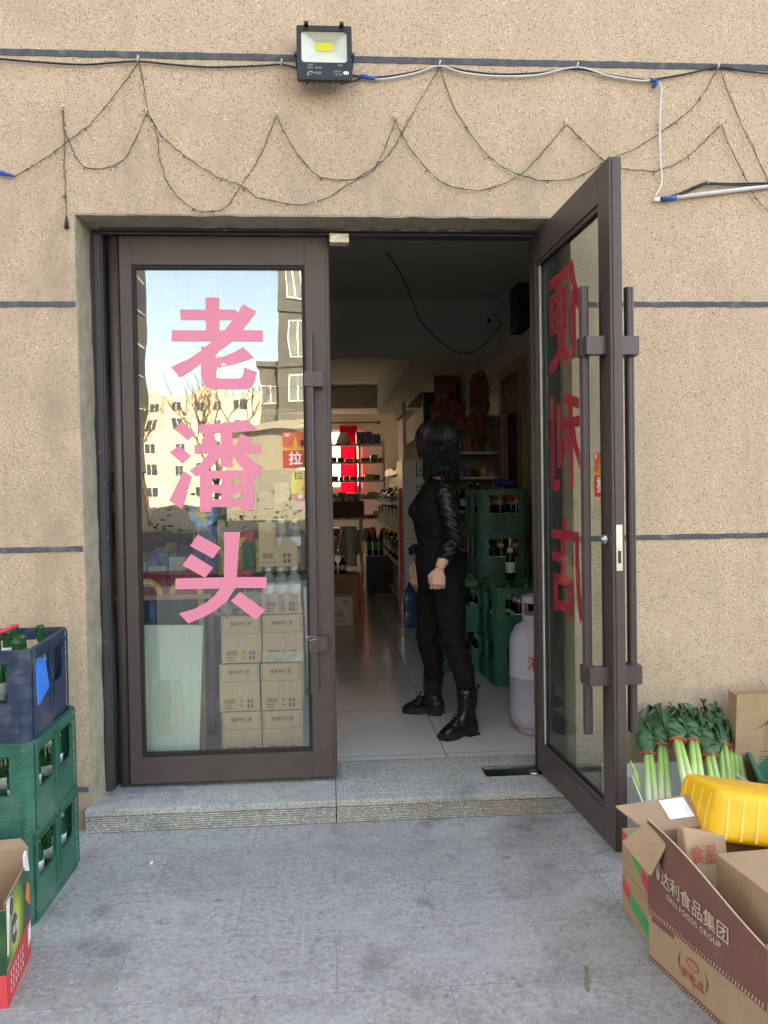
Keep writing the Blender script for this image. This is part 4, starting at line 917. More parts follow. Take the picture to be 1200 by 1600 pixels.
# flaps folded outwards at the far left
g = MB(); g.hexa([(.0, .0, .20), (.20, .0, .20), (.20, .004, .205), (0, .004, .205)], [(-.05, .075, .245), (.20, .085, .25), (.20, .088, .253), (-.05, .078, .25)]); g.build('flap', 'card2', ct, False)
g = MB(); g.hexa([(-.004, -.10, .21), (-.004, -.0, .225), (.0, -.0, .225), (0, -.10, .21)], [(-.040, -.075, .115), (-.058, .035, .165), (-.053, .035, .169), (-.035, -.075, .119)]); g.build('flap', 'card', ct, False)
g = MB(); g.hexa([(.085, .02, .2165), (.165, .02, .2165), (.165, .075, .252), (.085, .075, .2495)], [(.085, .02, .2175), (.165, .02, .2175), (.165, .075, .253), (.085, .075, .2505)]); g.build('address_label', 'paper', ct, False)
fr = frame_at((BO[0], BO[1], .16), -brz)
# things inside the open carton
p = fr(.245, -.335, .0)
ib = closed_box('small_carton', 'plain tan closed carton lying in the open maroon carton', 'carton', p.x, p.y, .16, .36, .26, .20, -brz-R(6))
p = fr(.11, -.10, .03)
fp = thing('paper_bag', 'crumpled brown paper bag with red writing inside the open carton', 'bag', tuple(p), -brz+R(8))
fp.rotation_euler = (R(-12), R(8), -brz+R(10))
g = MB(); g.hexa([(-.07, -.03, -.02), (.07, -.03, -.02), (.07, .03, -.02), (-.07, .03, -.02)], [(-.075, -.012, .19), (.07, -.02, .165), (.075, .02, .17), (-.075, .015, .195)]); g.build('bag_body', 'card', fp, False, bevel=.006, seg=3)
g = MB(); text(g, '食品', .05, lambda u, v: (-.02+u, -.031+.05*(v+.12)*.5, .12+v), bold=.006); g.build('lettering', mat('red_ink', (.5, .07, .05), .6), fp, False)
g = MB(); rr = random.Random(5)
q = fr(.15, -.185, .06)
rings = []
for i in range(9):
    t_ = i/8; rings.append([q+Vector((.055*math.cos(a)*(1-.3*t_)*rr.uniform(.8, 1.15), .03*math.sin(a)*rr.uniform(.7, 1.2), -.05+.16*t_)) for a in [j*2*math.pi/18 for j in range(18)]])
g.loft(rings, smooth=False)
cw = mat('clear_wrap', (.75, .72, .68), .12, trans=.7, bump=1, bscale=40); M['wrap'] = cw
tag(g.build('plastic_bag', 'wrap'), 'shiny clear plastic bag beside the paper bag in the open carton', 'bag')
# flat cartons with red and green marks behind
for (z, h_, lab) in ((0, .13, 'flat tan carton with a green and red bar, on the ground beyond the maroon carton'), (.132, .12, 'flat tan carton with red and green diagonal print, upper one beyond the maroon carton')):
    t = thing('flat_carton', lab, 'carton', (.895, -1.05, z), 0)
    MB().box(.0, .34, .0, .24, 0, h_).build('carton_body', 'card', t, False, bevel=.003)
    g = MB()
    def q4(pts, k, mi): g.add([(-.0006*k, u, v) for u, v in pts], [tuple(range(len(pts)))], mi)
    if z == 0: q4([(.02, .015), (.17, .045), (.17, .085), (.02, .065)], 1, 0); q4([(.175, .05), (.236, .07), (.236, .11), (.175, .088)], 1, 1)
    else: q4([(.03, .01), (.08, .03), (.08, .07), (.03, .055)], 1, 1); q4([(.09, .04), (.16, .065), (.16, .09), (.09, .07)], 1, 0); q4([(.17, .07), (.235, .09), (.235, .115), (.17, .105)], 1, 1)
    g.build('printed_marks', ['cardgrn', 'cardr2'], t, False)
# ------------------------------------------------------------------ yellow ribbed tub lying on the cartons
yt = thing('yellow_tub', 'bright yellow ribbed plastic tub lying upside down on the carton', 'tub', (1.20, -.98, .355), 0)
yt.rotation_euler = (R(-4), R(11), R(3))
yt.location = at(1110, 1312, -1.12) - Euler((R(-4), R(11), R(3))).to_matrix() @ Vector((-.225, -.115, -.065))
g = MB()
def rr_ring(hx, hy, r, z, n=6):
    o = []
    for (cx, cy, a0) in ((hx-r, hy-r, 0), (-hx+r, hy-r, 90), (-hx+r, -hy+r, 180), (hx-r, -hy+r, 270)):
        for k_ in range(n): a = R(a0+90*k_/(n-1)); o.append((cx+r*math.cos(a), cy+r*math.sin(a), z))
    return o
g.loft([rr_ring(.225, .115, .03, -.065), rr_ring(.222, .112, .03, -.05), rr_ring(.215, .105, .028, .045), rr_ring(.21, .10, .026, .06), rr_ring(.20, .09, .02, .066)])
g.build('tub_body', 'yellow', yt, False)
g = MB()
for s in (-1, 1):
    for k_ in range(9):
        x = -.18+k_*.045; g.hexa([(x-.004, s*.113-.002, -.06), (x+.004, s*.113-.002, -.06), (x+.004, s*.113+.002, -.06), (x-.004, s*.113+.002, -.06)], [(x-.003, s*.104-.002, .05), (x+.003, s*.104-.002, .05), (x+.003, s*.104+.002, .05), (x-.003, s*.104+.002, .05)])
    for k_ in range(4):
        y = -.07+k_*.045; g.hexa([(s*.223-.002, y-.003, -.06), (s*.223+.002, y-.003, -.06), (s*.223+.002, y+.003, -.06), (s*.223-.002, y+.003, -.06)], [(s*.214-.002, y-.003, .05), (s*.214+.002, y-.003, .05), (s*.214+.002, y+.003, .05), (s*.214-.002, y+.003, .05)])
g.build('side_ribs', 'yellow_l', yt, False)
# ------------------------------------------------------------------ leeks in their white box
lb = thing('foam_box', 'white open foam box holding the leeks against the wall', 'box', (1.3, -.3, 0))
g = MB(); x0, x1, y0, y1 = 1.085, 1.56, -.50, -.06
for i, (a, b, c, d) in enumerate(((x0, x0+.012, y0, y1), (x1-.012, x1, y0, y1), (x0+.012, x1-.012, y0, y0+.012), (x0+.012, x1-.012, y1-.012, y1))): g.box(a, b, c, d, 0, .20)
g.box(x0+.012, x1-.012, y0+.012, y1-.012, 0, .01); g.build('box_body', 'white', lb)
g = MB(); g.hexa([(x0-.002, y0, .20), (x0+.004, y0, .20), (x0+.004, -.28, .20), (x0-.002, -.28, .20)], [(x0-.03, y0+.03, .29), (x0-.026, y0+.03, .29), (x0-.005, -.28, .202), (x0-.009, -.28, .202)]); g.build('lid_flap', 'white', lb)
g = MB(); text(g, '3/2', .03, lambda u, v: (x0-.0125-.30*v, y0+.075-u, .235+v), bold=.01); g.build('pen_mark', 'ink', lb)
def leek(px_t, py_t, Yt, px_b, py_b, Yb, ns, wlen, wr, label, seed):
    rr = random.Random(seed); top = at(px_t, py_t, Yt); bot = at(px_b, py_b, Yb)
    ax = (top-bot); ax.normalize(); bot = bot-ax*.16; ln = (top-bot).length
    t = thing('leek_bundle', label, 'leeks', tuple(bot), 0, 'bundles of leeks in the foam box')
    q = ax.to_track_quat('Z', 'Y'); Mx = q.to_matrix().to_4x4()
    t.rotation_euler = q.to_euler(); split = ln-wlen
    sd_ = q.to_matrix().inverted() @ Vector((1, 0, 0)); sd_.z = 0; sd_.normalize(); fd = Vector((0, 0, 1)).cross(sd_)
    for k in range(ns):
        off = (k-(ns-1)/2)*.024; g = MB(); c = rr.uniform(-.006, .006)
        pts = [sd_*(off*(1.5-j*.18))+fd*(c+rr.uniform(-.002, .002))+Vector((0, 0, split*1.04*j/5)) for j in range(6)]
        g.tube(pts, [.0125, .0125, .012, .0118, .0115, .011], 12, T=Matrix.Translation(Vector((0, 0, 0)))); g.build('stalk', 'leek', t, False)
    g = MB(); rings = []; n_ = 22; K = 16
    for i in range(K+1):
        u = i/K; r = wr*(.52+.68*math.sin(math.pi*min(1, u*.93)**.8)**.8) if u < .97 else wr*.35
        rings.append([sd_*math.cos(a)*r*1.12*(1+.16*math.sin(3*a+u*7)+.10*math.sin(5*a-u*11))+fd*math.sin(a)*r*.8*(1+.14*math.sin(2*a+u*9))+Vector((0, 0, split-.01+wlen*u)) for a in [j*2*math.pi/n_ for j in range(n_)]])
    g.loft(rings)
    # overlapping leaf blades folded round the bundle
    for k in range(20):
        a0 = rr.uniform(0, 6.28); z0 = split+rr.uniform(.0, wlen*.95); vs = []; m_ = 9; wd = rr.uniform(.018, .030); tw = rr.choice((-1, 1))*rr.uniform(1.2, 2.8)
        for i in range(m_):
            u = i/(m_-1); uu = (z0-split)/wlen+u*.25; rad = wr*(.62+.58*math.sin(math.pi*min(.97, max(.03, uu))))*1.07+.002; a = a0+tw*u; zz = z0+u*.030*(1 if k % 3 else 1.8)-.01
            wv = wd*math.sin(math.pi*(u*.86+.10))**.6
            for s in (-1, 0, 1):
                aa = a+s*wv/rad*.5; rr2 = rad+(.002 if s == 0 else -.001)+(.012*u*u if k % 3 == 0 else 0)
                vs.append(sd_*math.cos(aa)*rr2*1.12+fd*math.sin(aa)*rr2*.85+Vector((0, 0, zz+s*wv*.28)))
        fs = []
        for i in range(m_-1):
            for s in (0, 1): a = i*3+s; fs.append((a, a+1, a+4, a+3))
        g.add(vs, fs, 0, None, True)
    for k in range(7):
        a0 = rr.uniform(0, 6.28); dr = sd_*math.cos(a0)+fd*math.sin(a0); sp_ = Vector((0, 0, 1)).cross(dr); top_ = split+wlen*rr.uniform(.55, 1.0); dn = rr.uniform(.04, .10); wd = rr.uniform(.010, .019); vs = []; m_ = 9; tw = rr.uniform(-.03, .03)
        for i in range(m_):
            u = i/(m_-1); c = dr*(wr*(.35+.95*math.sin(min(1.57, u*2.0)))+.006)+sp_*tw*u+Vector((0, 0, top_+.022*math.sin(u*3.14)-dn*u*u)); w_ = wd*(1-u**3)*(.7+.3*math.sin(u*3))
            vs += [c-sp_*w_+dr*.003, c-dr*.002, c+sp_*w_+dr*.003]
        fs = []
        for i in range(m_-1):
            for s in (0, 1): a = i*3+s; fs.append((a, a+1, a+4, a+3))
        g.add(vs, fs, 0, None, True)
    g.build('folded_leaves', 'leafd', t, False, noiseamp=.005, nscale=40)
    g = MB()
    for dz in (0, .007): g.tube([sd_*math.cos(a)*(.024*ns/2+.008)+fd*math.sin(a)*.017+Vector((0, 0, split-.012+dz+.002*math.sin(3*a))) for a in [j*2*math.pi/16 for j in range(17)]], .002, 5, caps=False)
    g.build('rubber_band', 'rband', t, False)
LK = [(1062, 1103, -.05, 1075, 1235, -.20, 2, .12, .030, 'leek bundle with the tallest curled leaves at the back middle'),
      (1110, 1106, -.05, 1112, 1240, -.18, 2, .12, .026, 'leek bundle at the back between the middle and right bundles'),
      (1008, 1122, -.08, 1020, 1250, -.32, 2, .15, .026, 'narrow leek bundle at the far left of the foam box'),
      (1033, 1106, -.07, 1040, 1250, -.34, 2, .16, .034, 'big leek bundle second from the left with crumpled top leaves'),
      (1050, 1120, -.12, 1075, 1225, -.38, 2, .11, .028, 'leek bundle leaning right between the left pair and the middle'),
      (1078, 1112, -.10, 1092, 1232, -.38, 2, .14, .030, 'leek bundle in the middle with a pale leaf tip'),
      (1098, 1126, -.13, 1122, 1250, -.38, 2, .15, .036, 'stout leek bundle with broad dark leaf wrap right of the middle'),
      (1122, 1118, -.08, 1140, 1250, -.32, 2, .12, .028, 'leek bundle second from the right with a tight red band'),
      (1140, 1132, -.08, 1160, 1250, -.30, 3, .11, .026, 'rightmost leek bundle beside the leaning carton')]
for i, a in enumerate(LK): leek(*a, seed=i+3)
g = MB(); p = at(985, 1188, -.42); g.tube([at(998, 1240, -.42), at(993, 1210, -.42), p], [.011, .008, .002], 8)
tag(g.build('leek_tip', mat('leek_tip', (.35, .5, .12), .5, var=.3, vscale=30)), 'single short green leek tip at the left corner of the foam box', 'leek')
# ------------------------------------------------------------------ carton against the wall, green tray with wire
wc = thing('torn_carton', 'large tan carton with a torn hole leaning against the wall at the right edge', 'carton', (1.9, -.1, 0))
wc.rotation_euler = (R(4), 0, 0)
g = MB(); y = -.16+.1
for (a, b, c, d) in ((-.32, .4, 0, .40), (-.32, -.10, .40, .502), (-.02, .4, .40, .502)): g.box(a, b, y-.004, y, c, d)
g.box(-.32, .4, y+.06, y+.064, 0, .50); g.box(-.324, -.32, y-.004, y+.064, 0, .50)
g.build('carton_body', 'card', wc, False)
g = MB(); rr = random.Random(9)
for k in range(16):
    a = Vector((rr.uniform(-.22, -.05), y-.006, rr.uniform(.385, .43))); d = Vector((rr.uniform(-.08, .08), -rr.uniform(.002, .02), rr.uniform(-.03, .02))); w_ = Vector((0, -.002, rr.uniform(.004, .015)))
    g.add([a, a+d, a+d*.8+w_, a+w_], [(0, 1, 2, 3)])
g.build('torn_flaps', 'cardedge', wc, False)
g = MB(); g.box(-.21, -.06, y-.0046, y-.004, .10, .37); g.build('packing_tape', mat('tape_tan', (.40, .25, .14), .3), wc, False)
g = MB()
for k in range(6): g.box(-.23+.0, -.08, y-.0052, y-.0046, .19+k*.012, .193+k*.012)
g.box(-.23, -.08, y-.0052, y-.0046, .27, .273); g.build('printed_marks', 'inkgrey', wc, False)
tr = thing('green_tray', 'dark green plastic tray at the right edge with grey wire coil in it', 'tray', (1.80, -.40, .23), R(-20))
g = MB(); hx, hy = .24, .19
g.loft([rr_ring(hx-.03, hy-.03, .03, -.10), rr_ring(hx-.01, hy-.01, .03, .02), rr_ring(hx, hy, .03, .02), rr_ring(hx, hy, .03, .035), rr_ring(hx-.014, hy-.014, .02, .035), rr_ring(hx-.04, hy-.04, .02, -.092)], smooth=False)
g.build('tray_body', 'crate_dgreen', tr, False)
closed_box('dark_box', 'brownish dark box beneath the green tray at the right edge', 'box', 1.80, -.40, 0, .38, .30, .128, R(-20), mt=mat('brown_box', (.14, .09, .08), .7, var=.2), seam=False)
g = MB(); rr = random.Random(3); p = tr.location+Vector((-.07, -.02, .045)); pts = []
for k in range(170): a = k*.33; r = .075+.012*math.sin(k*.9); pts.append(p+Vector((r*math.cos(a)*.8, r*math.sin(a)*.45+.01*math.sin(k), .06*math.sin(a+1)+.0002*k)))
g.tube(pts, .0028, 5); tag(g.build('wire_coil', mat('grey_wire', (.42, .45, .5), .35, metal=.3)), 'coil of grey wire lying in the green tray', 'wire')
# ------------------------------------------------------------------ litter
g = MB(); rr = random.Random(21)
for k in range(420):
    q = rr.random()
    if q < .3: x, y = rr.uniform(-.94, .95), -.05-abs(rr.gauss(0, .02))
    elif q < .55: x, y = rr.gauss(-.88, .05), rr.uniform(-1.3, -.05)
    elif q < .7: x, y = rr.gauss(1.0, .12), rr.uniform(-.9, -.1)
    else: x, y = rr.uniform(-1, 1), rr.uniform(-1.8, -.1)
    r = rr.uniform(.0008, .0035); a = rr.uniform(0, 6)
    vs_ = [(x+r*math.cos(a+j*1.26)*rr.uniform(.5, 1.3), y+r*math.sin(a+j*1.26)*rr.uniform(.5, 1.3), .0003) for j in range(5)]
    g.add(vs_+[(x, y, r*.8)], [(j, (j+1) % 5, 5) for j in range(5)], rr.choice((0, 0, 1, 2)))
kind(g.build('grit', [mat('grit_dark', (.06, .055, .05), .9), mat('grit_brown', (.22, .15, .09), .9), mat('grit_pale', (.45, .43, .4), .9)]), 'stuff')
g = MB(); p = atz(237, 1348, .006); g.cyl(p+Vector((-.004, -.009, 0)), p+Vector((.002, .006, 0)), .0045, n=8); g.cyl(p+Vector((.002, .006, 0)), p+Vector((.005, .014, 0)), .0046, n=8, mi=1)
tag(g.build('cigarette_end', ['paper', mat('filter_brown', (.45, .2, .08), .8)]), 'cigarette end lying on the paving in front of the step', 'litter')
g = MB(); g.hexa([atz(914, 1508, .001), atz(918, 1508, .001), atz(921, 1547, .001), atz(916, 1547, .001)], [atz(914, 1508, .006), atz(918, 1508, .006), atz(921, 1547, .006), atz(916, 1547, .006)])
tag(g.build('stick', mat('stick_brown', (.25, .17, .11), .8, var=.3, vscale=60)), 'small flat wooden stick on the paving at lower right', 'litter')
# ------------------------------------------------------------------ behind the closed pane
def wcarton(cx, z, h, label, wrap=False, dy=0):
    t = thing('carton', label, 'carton', (cx+random.uniform(-.002, .002), .45+dy+random.uniform(0, .012), z), R(random.uniform(-1.6, 1.6)), 'tan cartons stacked behind the glass')
    MB().box(-.089, .089, 0, .28, 0, h-.003).build('carton_body', 'card3', t, False, bevel=.003)
    g = MB(); f = lambda u, v: (u, -.0012, v)
    if h > .15:
        text(g, '整箱更优惠', .019, lambda u, v: f(u, h-.04+v), 0, bold=.02)
        g.box(-.085, .085, -.0012, -.0004, h-.082, h-.0805); g.box(-.083, -.081, -.0012, -.0004, h-.082, h-.012); g.box(.081, .083, -.0012, -.0004, h-.082, h-.012)
    rr = random.Random(int(cx*100+z*1000)); x = -.066
    while x < -.018: w_ = rr.choice((.001, .002, .003)); g.box(x, x+w_, -.0012, -.0004, .035, .055); x += w_+rr.choice((.0012, .002))
    for k in range(3): g.box(-.066, -.030+rr.uniform(-.01, .01), -.0012, -.0004, .012+k*.007, .0145+k*.007)
    for k in range(4): g.box(.034+.011*(k % 2)*1.5, .044+.011*(k % 2)*1.5, -.0012, -.0004, .014+.022*(k//2), .031+.022*(k//2))
    g.box(.004, .012, -.0012, -.0004, .04, .052); g.box(.004, .012, -.0012, -.0004, .02, .03)
    g.build('printed_marks', 'inkgrey', t, False)
    if h > .15:
        g = MB(); g.box(-.005, .005, -.0015, -.0004, h-.145, h-.09); g.build('carton_handle_slot', mat('handle_tape', (.42, .52, .5), .4, var=.4, vscale=60) if 'ht' not in M else 'ht', t, False)
    if wrap:
        g = MB(); g.box(-.091, .091, -.004, -.002, .0, .045); g.build('film_wrap', mat('shrink_film', (.55, .52, .42), .15, var=.4, vscale=25, bump=1, bscale=30), t, False, noiseamp=.002, nscale=30)
M['ht'] = mat('handle_tape', (.42, .52, .5), .4, var=.4, vscale=60)
for ci, (cx, nm) in enumerate(((-.394, 'left'), (-.209, 'right'))):
    for ri, (z, hh_, row) in enumerate(((.115, .213, 'bottom'), (.33, .214, 'middle'), (.546, .214, 'top full'))):
        wcarton(cx+.004*ri*(-1)**ri, z, hh_, f'tan carton of the {nm} column behind the glass, {row} row', wrap=(ci == 1 and ri == 2))
wcarton(-.205, .762, .10, 'low tan bottle tray topping the right carton column behind the glass')
def wbottle(x, y, z, lab):
    t = thing('water_bottle', lab, 'bottle', (x, y, z), 0, 'water bottles in trays behind the glass')
    MB().lathe([(0, 0), (.027, .001), (.029, .01), (.029, .06), (.0275, .065), (.029, .07), (.029, .135), (.027, .155), (.013, .182), (.012, .19), (.0, .19)], n=14).build('bottle_body', M['water'], t, False)
    MB().lathe([(.0145, .188), (.015, .189), (.015, .206), (.013, .208), (0, .208)], n=14).build('bottle_cap', 'white', t, False)
    MB().lathe([(.0293, .085), (.0295, .086), (.0295, .125), (.0293, .126)], n=14).build('bottle_label', 'paper', t, False)
    return t
M['water'] = mat('clear_plastic', (.75, .85, .88), .08, trans=.85, ior=1.25)
wb = wbottle(-.262, .485, .768, 'clear water bottle with white cap in the lower tray behind the glass')
LB = 'clear water bottle in the lower tray behind the glass, '
wb['label'] = LB+'front left'
for i, x in enumerate((-.205, -.148)): dup(wb, (x, .485, .768), .5+i, LB+('front middle', 'front right')[i])
for i, x in enumerate((-.262, -.205, -.148)): dup(wb, (x, .55, .768), 1, LB+('back left', 'back middle', 'back right')[i])
UZ = .978
for i, x in enumerate((-.258, -.20, -.142)): dup(wb, (x, .485, UZ+.004), 2, 'clear water bottle in the upper cut open tray behind the glass, '+('left', 'middle', 'right')[i])
t = thing('bottle_tray', 'cut open cardboard tray round the upper water bottles behind the glass', 'tray', (-.205, .45, UZ), 0)
g = MB(); g.add([(x, 0, z) for x, z in ((-.095, 0), (.075, .0), (.075, .10), (.01, .14), (.0, .09), (-.02, .09), (-.02, .195), (-.095, .20))]+[(x, .003, z) for x, z in ((-.095, 0), (.075, .0), (.075, .10), (.01, .14), (.0, .09), (-.02, .09), (-.02, .195), (-.095, .20))], [tuple(range(8)), tuple(range(15, 7, -1))]+[(i, 8+i, 8+(i+1) % 8, (i+1) % 8) for i in range(8)])
g.box(-.095, .075, .003, .12, 0, .003); g.box(-.095, -.092, .003, .12, .003, .18); g.build('tray_body', 'card3', t, False)
g = MB(); x = -.08
while x < -.03: g.box(x, x+.002, -.0008, 0, .035, .06); x += random.choice((.0035, .005))
for k in range(4): g.box(.012+.02*(k % 2), .026+.02*(k % 2), -.0008, 0, .014+.025*(k//2), .032+.025*(k//2))
g.box(-.085, -.02, -.0008, 0, .015, .018); g.build('printed_marks', 'inkgrey', t, False)
# foam board, wooden table with battery boxes, snacks
g = MB(); a = [at(223, 977, .42), at(317, 977, .42), at(311, 1172, .34), at(221, 1174, .34)]; b = [p+Vector((0, .02, 0)) for p in a]
g.hexa([a[3], a[2], b[2], b[3]], [a[0], a[1], b[1], b[0]]); tag(g.build('foam_board', 'foam'), 'pale greenish white board leaning inside behind the glass', 'board')
wt = thing('wooden_table', 'pale wooden table edge behind the glass carrying red battery boxes', 'table', (-.8, .6, FZ), 0)
zt_ = at(250, 930, .6).z
MB().box(-1.45, at(330, 930, .6).x, .60, 1.0, zt_-.022, zt_).build('table_top', 'wood', wt)
for x in (at(314, 930, .62).x, -1.4):
    for y in (.62, .94): MB().box(x-.012, x+.012, y, y+.03, FZ, zt_-.023).build('leg', 'wood', wt)
M['bat'] = mat('battery_box_maroon', (.30, .02, .05), .4, var=.1); M['batr'] = mat('battery_ring_yellow', (.85, .55, .03), .4)
for i, (x0, x1, l) in enumerate(((-.99, -.738, 'maroon battery box with yellow ring, at the left on the wooden table'), (-.735, -.565, 'maroon battery box with yellow ring, right one on the wooden table'))):
    t = thing('battery_box', l, 'box', ((x0+x1)/2, .60, zt_), 0, 'battery boxes on the wooden table'); hw = (x1-x0)/2
    MB().box(-hw, hw, .004, .12, 0, .105).build('box_body', 'bat', t, False, bevel=.002)
    g = MB(); c0 = .03 if i == 0 else .0
    for k in range(24):
        a0, a1 = math.pi*k/24, math.pi*(k+.86)/24
        g.add([(c0+r*math.cos(a), .0032, .0+r*math.sin(a)) for r, a in ((.052, a0), (.078, a0), (.078, a1), (.052, a1))], [(0, 1, 2, 3)])
    g.build('yellow_ring', 'batr', t, False)
    g = MB(); text(g, '南孚电池' if i == 0 else '电池', .027, lambda u, v: (.01+u, .0028, .05+v), bold=.02); g.build('lettering', 'paper', t, False)
def smallbox(px0, px1, py0, py1, Y, mt, label, cat='box', name='small_box', d=.08, group='goods behind the glass'):
    a = at(px0, py1, Y); b = at(px1, py0, Y); g = MB(); g.box(a.x, b.x, Y, Y+d, a.z, b.z)
    return tag(g.build(name, mt, bevel=.002), label, cat, group)
M['bluebox'] = mat('blue_box_print', (.10, .18, .38), .4, var=.8, vscale=30); M['whitebox'] = mat('white_box_print', (.5, .5, .5), .4, var=.3, vscale=30)
smallbox(230, 262, 864, 884, .66, 'bluebox', 'small blue printed box on the battery boxes behind the glass'); smallbox(232, 260, 884, 893, .64, 'whitebox', 'flat grey box under the blue box behind the glass'); smallbox(264, 290, 870, 893, .68, 'whitebox', 'pale printed box beside the blue box behind the glass')
smallbox(213, 228, 880, 893, .62, 'whitebox', 'small white packet at the left end of the battery boxes')
def snack(px, py, Y, w_, h_, mt, label, seed):
    rr = random.Random(seed); c = at(px, py, Y); g = MB(); rings = []
    for i in range(9):
        u = i/8; d = .004+.035*math.sin(math.pi*u); rings.append([c+Vector((w_/2*math.cos(a)*(1+.04*rr.uniform(-1, 1)), d*math.sin(a)*rr.uniform(.7, 1.2), h_*(u-.5))) for a in [j*2*math.pi/16 for j in range(16)]])
    g.loft(rings, smooth=False); return tag(g.build('snack_bag', mt), label, 'snack bag', 'snack bags behind the glass')
for a in ((373, 868, .62, .07, .17, mat('foil_yellow', (.75, .5, .05), .25, metal=.5, var=.3, vscale=40), 'yellow shiny snack bag behind the middle of the pane'), (386, 862, .66, .08, .2, mat('foil_red', (.55, .03, .06), .25, metal=.5, var=.4, vscale=30), 'red shiny snack bag behind the yellow one'),
        (389, 870, .60, .06, .14, mat('foil_green', (.02, .30, .12), .25, metal=.5, var=.5, vscale=40), 'green shiny snack bag left of the water bottles'), (352, 866, .66, .07, .2, mat('foil_olive', (.45, .38, .12), .3, var=.4, vscale=30), 'olive snack bag behind the pink strokes'), (325, 858, .7, .12, .22, mat('foil_blue', (.08, .16, .32), .3, var=.6, vscale=30), 'blue and white snack bag above the table end'), (378, 902, .56, .10, .06, 'cardr2', 'dark red packet lying by the water bottles')):
    snack(*a, seed=int(a[0]))
g = MB(); c = at(318, 801, .30); Rr = .062
def disc(r, off, mi, c_=c, k=30, sx=1, sz=1): g.add([c_+Vector((r*sx*math.cos(2*math.pi*i/k), off, r*sz*math.sin(2*math.pi*i/k))) for i in range(k)], [tuple(range(k))], mi)
disc(Rr, 0, 0); disc(.026, -.0008, 1, c+Vector((-.014, 0, .005)), 9); disc(.016, -.0009, 1, c+Vector((.0, 0, -.022)), 7); g.add([c+Vector((u, -.001, v)) for u, v in ((.0, -.012), (.042, -.004), (.040, -.010), (.0, -.019))], [(0, 1, 2, 3)], 1)
tag(g.build('round_sign', [mat('sign_blue', (.03, .35, .70), .4), mat('sign_yellow', (.65, .5, .12), .4)]), 'round blue sign with yellow patches hanging behind the pane', 'sign')
g = MB(); a0 = at(476, 918, .34); a1 = at(491, 1168, .31); g.hexa([a1+Vector((-.012, 0, 0)), a1+Vector((.012, 0, 0)), a1+Vector((.012, .012, 0)), a1+Vector((-.012, .012, 0))], [a0+Vector((-.006, 0, 0)), a0+Vector((.008, 0, 0)), a0+Vector((.008, .012, 0)), a0+Vector((-.006, .012, 0))])
rl = thing('shelf_rail', 'slotted pale metal rail leaning behind the right side of the closed pane', 'rail', tuple(a1), 0)
g.build('rail_body', mat('rail_lilac', (.45, .43, .50), .4), rl)
g = MB()
for k in range(11):
    p = a1+(a0-a1)*(.07+k*.047)+Vector((-.001, -.001, 0)); g.box(p.x-.0025, p.x+.0025, p.y-.001, p.y+.0005, p.z-.012, p.z+.012)
g.build('slots', 'black', rl)
g = MB(); rr = random.Random(4)
c = at(365, 950, .5)
for k in range(30): p = c+Vector((rr.uniform(-.12, .10), rr.uniform(-.01, .05), rr.uniform(-.035, .05))); g.add([p, p+Vector((rr.uniform(.03, .09), 0, rr.uniform(-.03, .03))), p+Vector((rr.uniform(.02, .08), .02, rr.uniform(.0, .05)))], [(0, 1, 2)])
tag(g.build('plastic_film', mat('grey_film', (.30, .29, .27), .25, var=.3, vscale=20)), 'crumpled grey plastic film on the left carton column behind the glass', 'film')
ds = thing('added_dark_shelf', 'dark shelf with goods added behind the closed pane to hide bright floor', 'shelf', (-.8, 1.3, FZ), 0)  # added dark unit, blocks the view of the bright floor behind the pane
g = MB(); g.box(-1.55, .0, 1.72, 1.75, FZ, 1.45); g.build('back_panel', 'dark', ds)
for z in (.5, .85, 1.2): MB().box(-1.55, 0.0, 1.35, 1.719, z, z+.02).build('shelf_board', 'dark', ds)
rr = random.Random(12); goods_cols = [mat(f'pack_{n}', c, .4, var=.5, vscale=25) for n, c in (('red', (.35, .04, .04)), ('blue', (.05, .1, .3)), ('tan', (.35, .25, .14)), ('white', (.4, .4, .38)), ('green', (.04, .2, .08)), ('purple', (.16, .10, .25)), ('brown', (.12, .06, .03)), ('yellow', (.5, .38, .08)))]
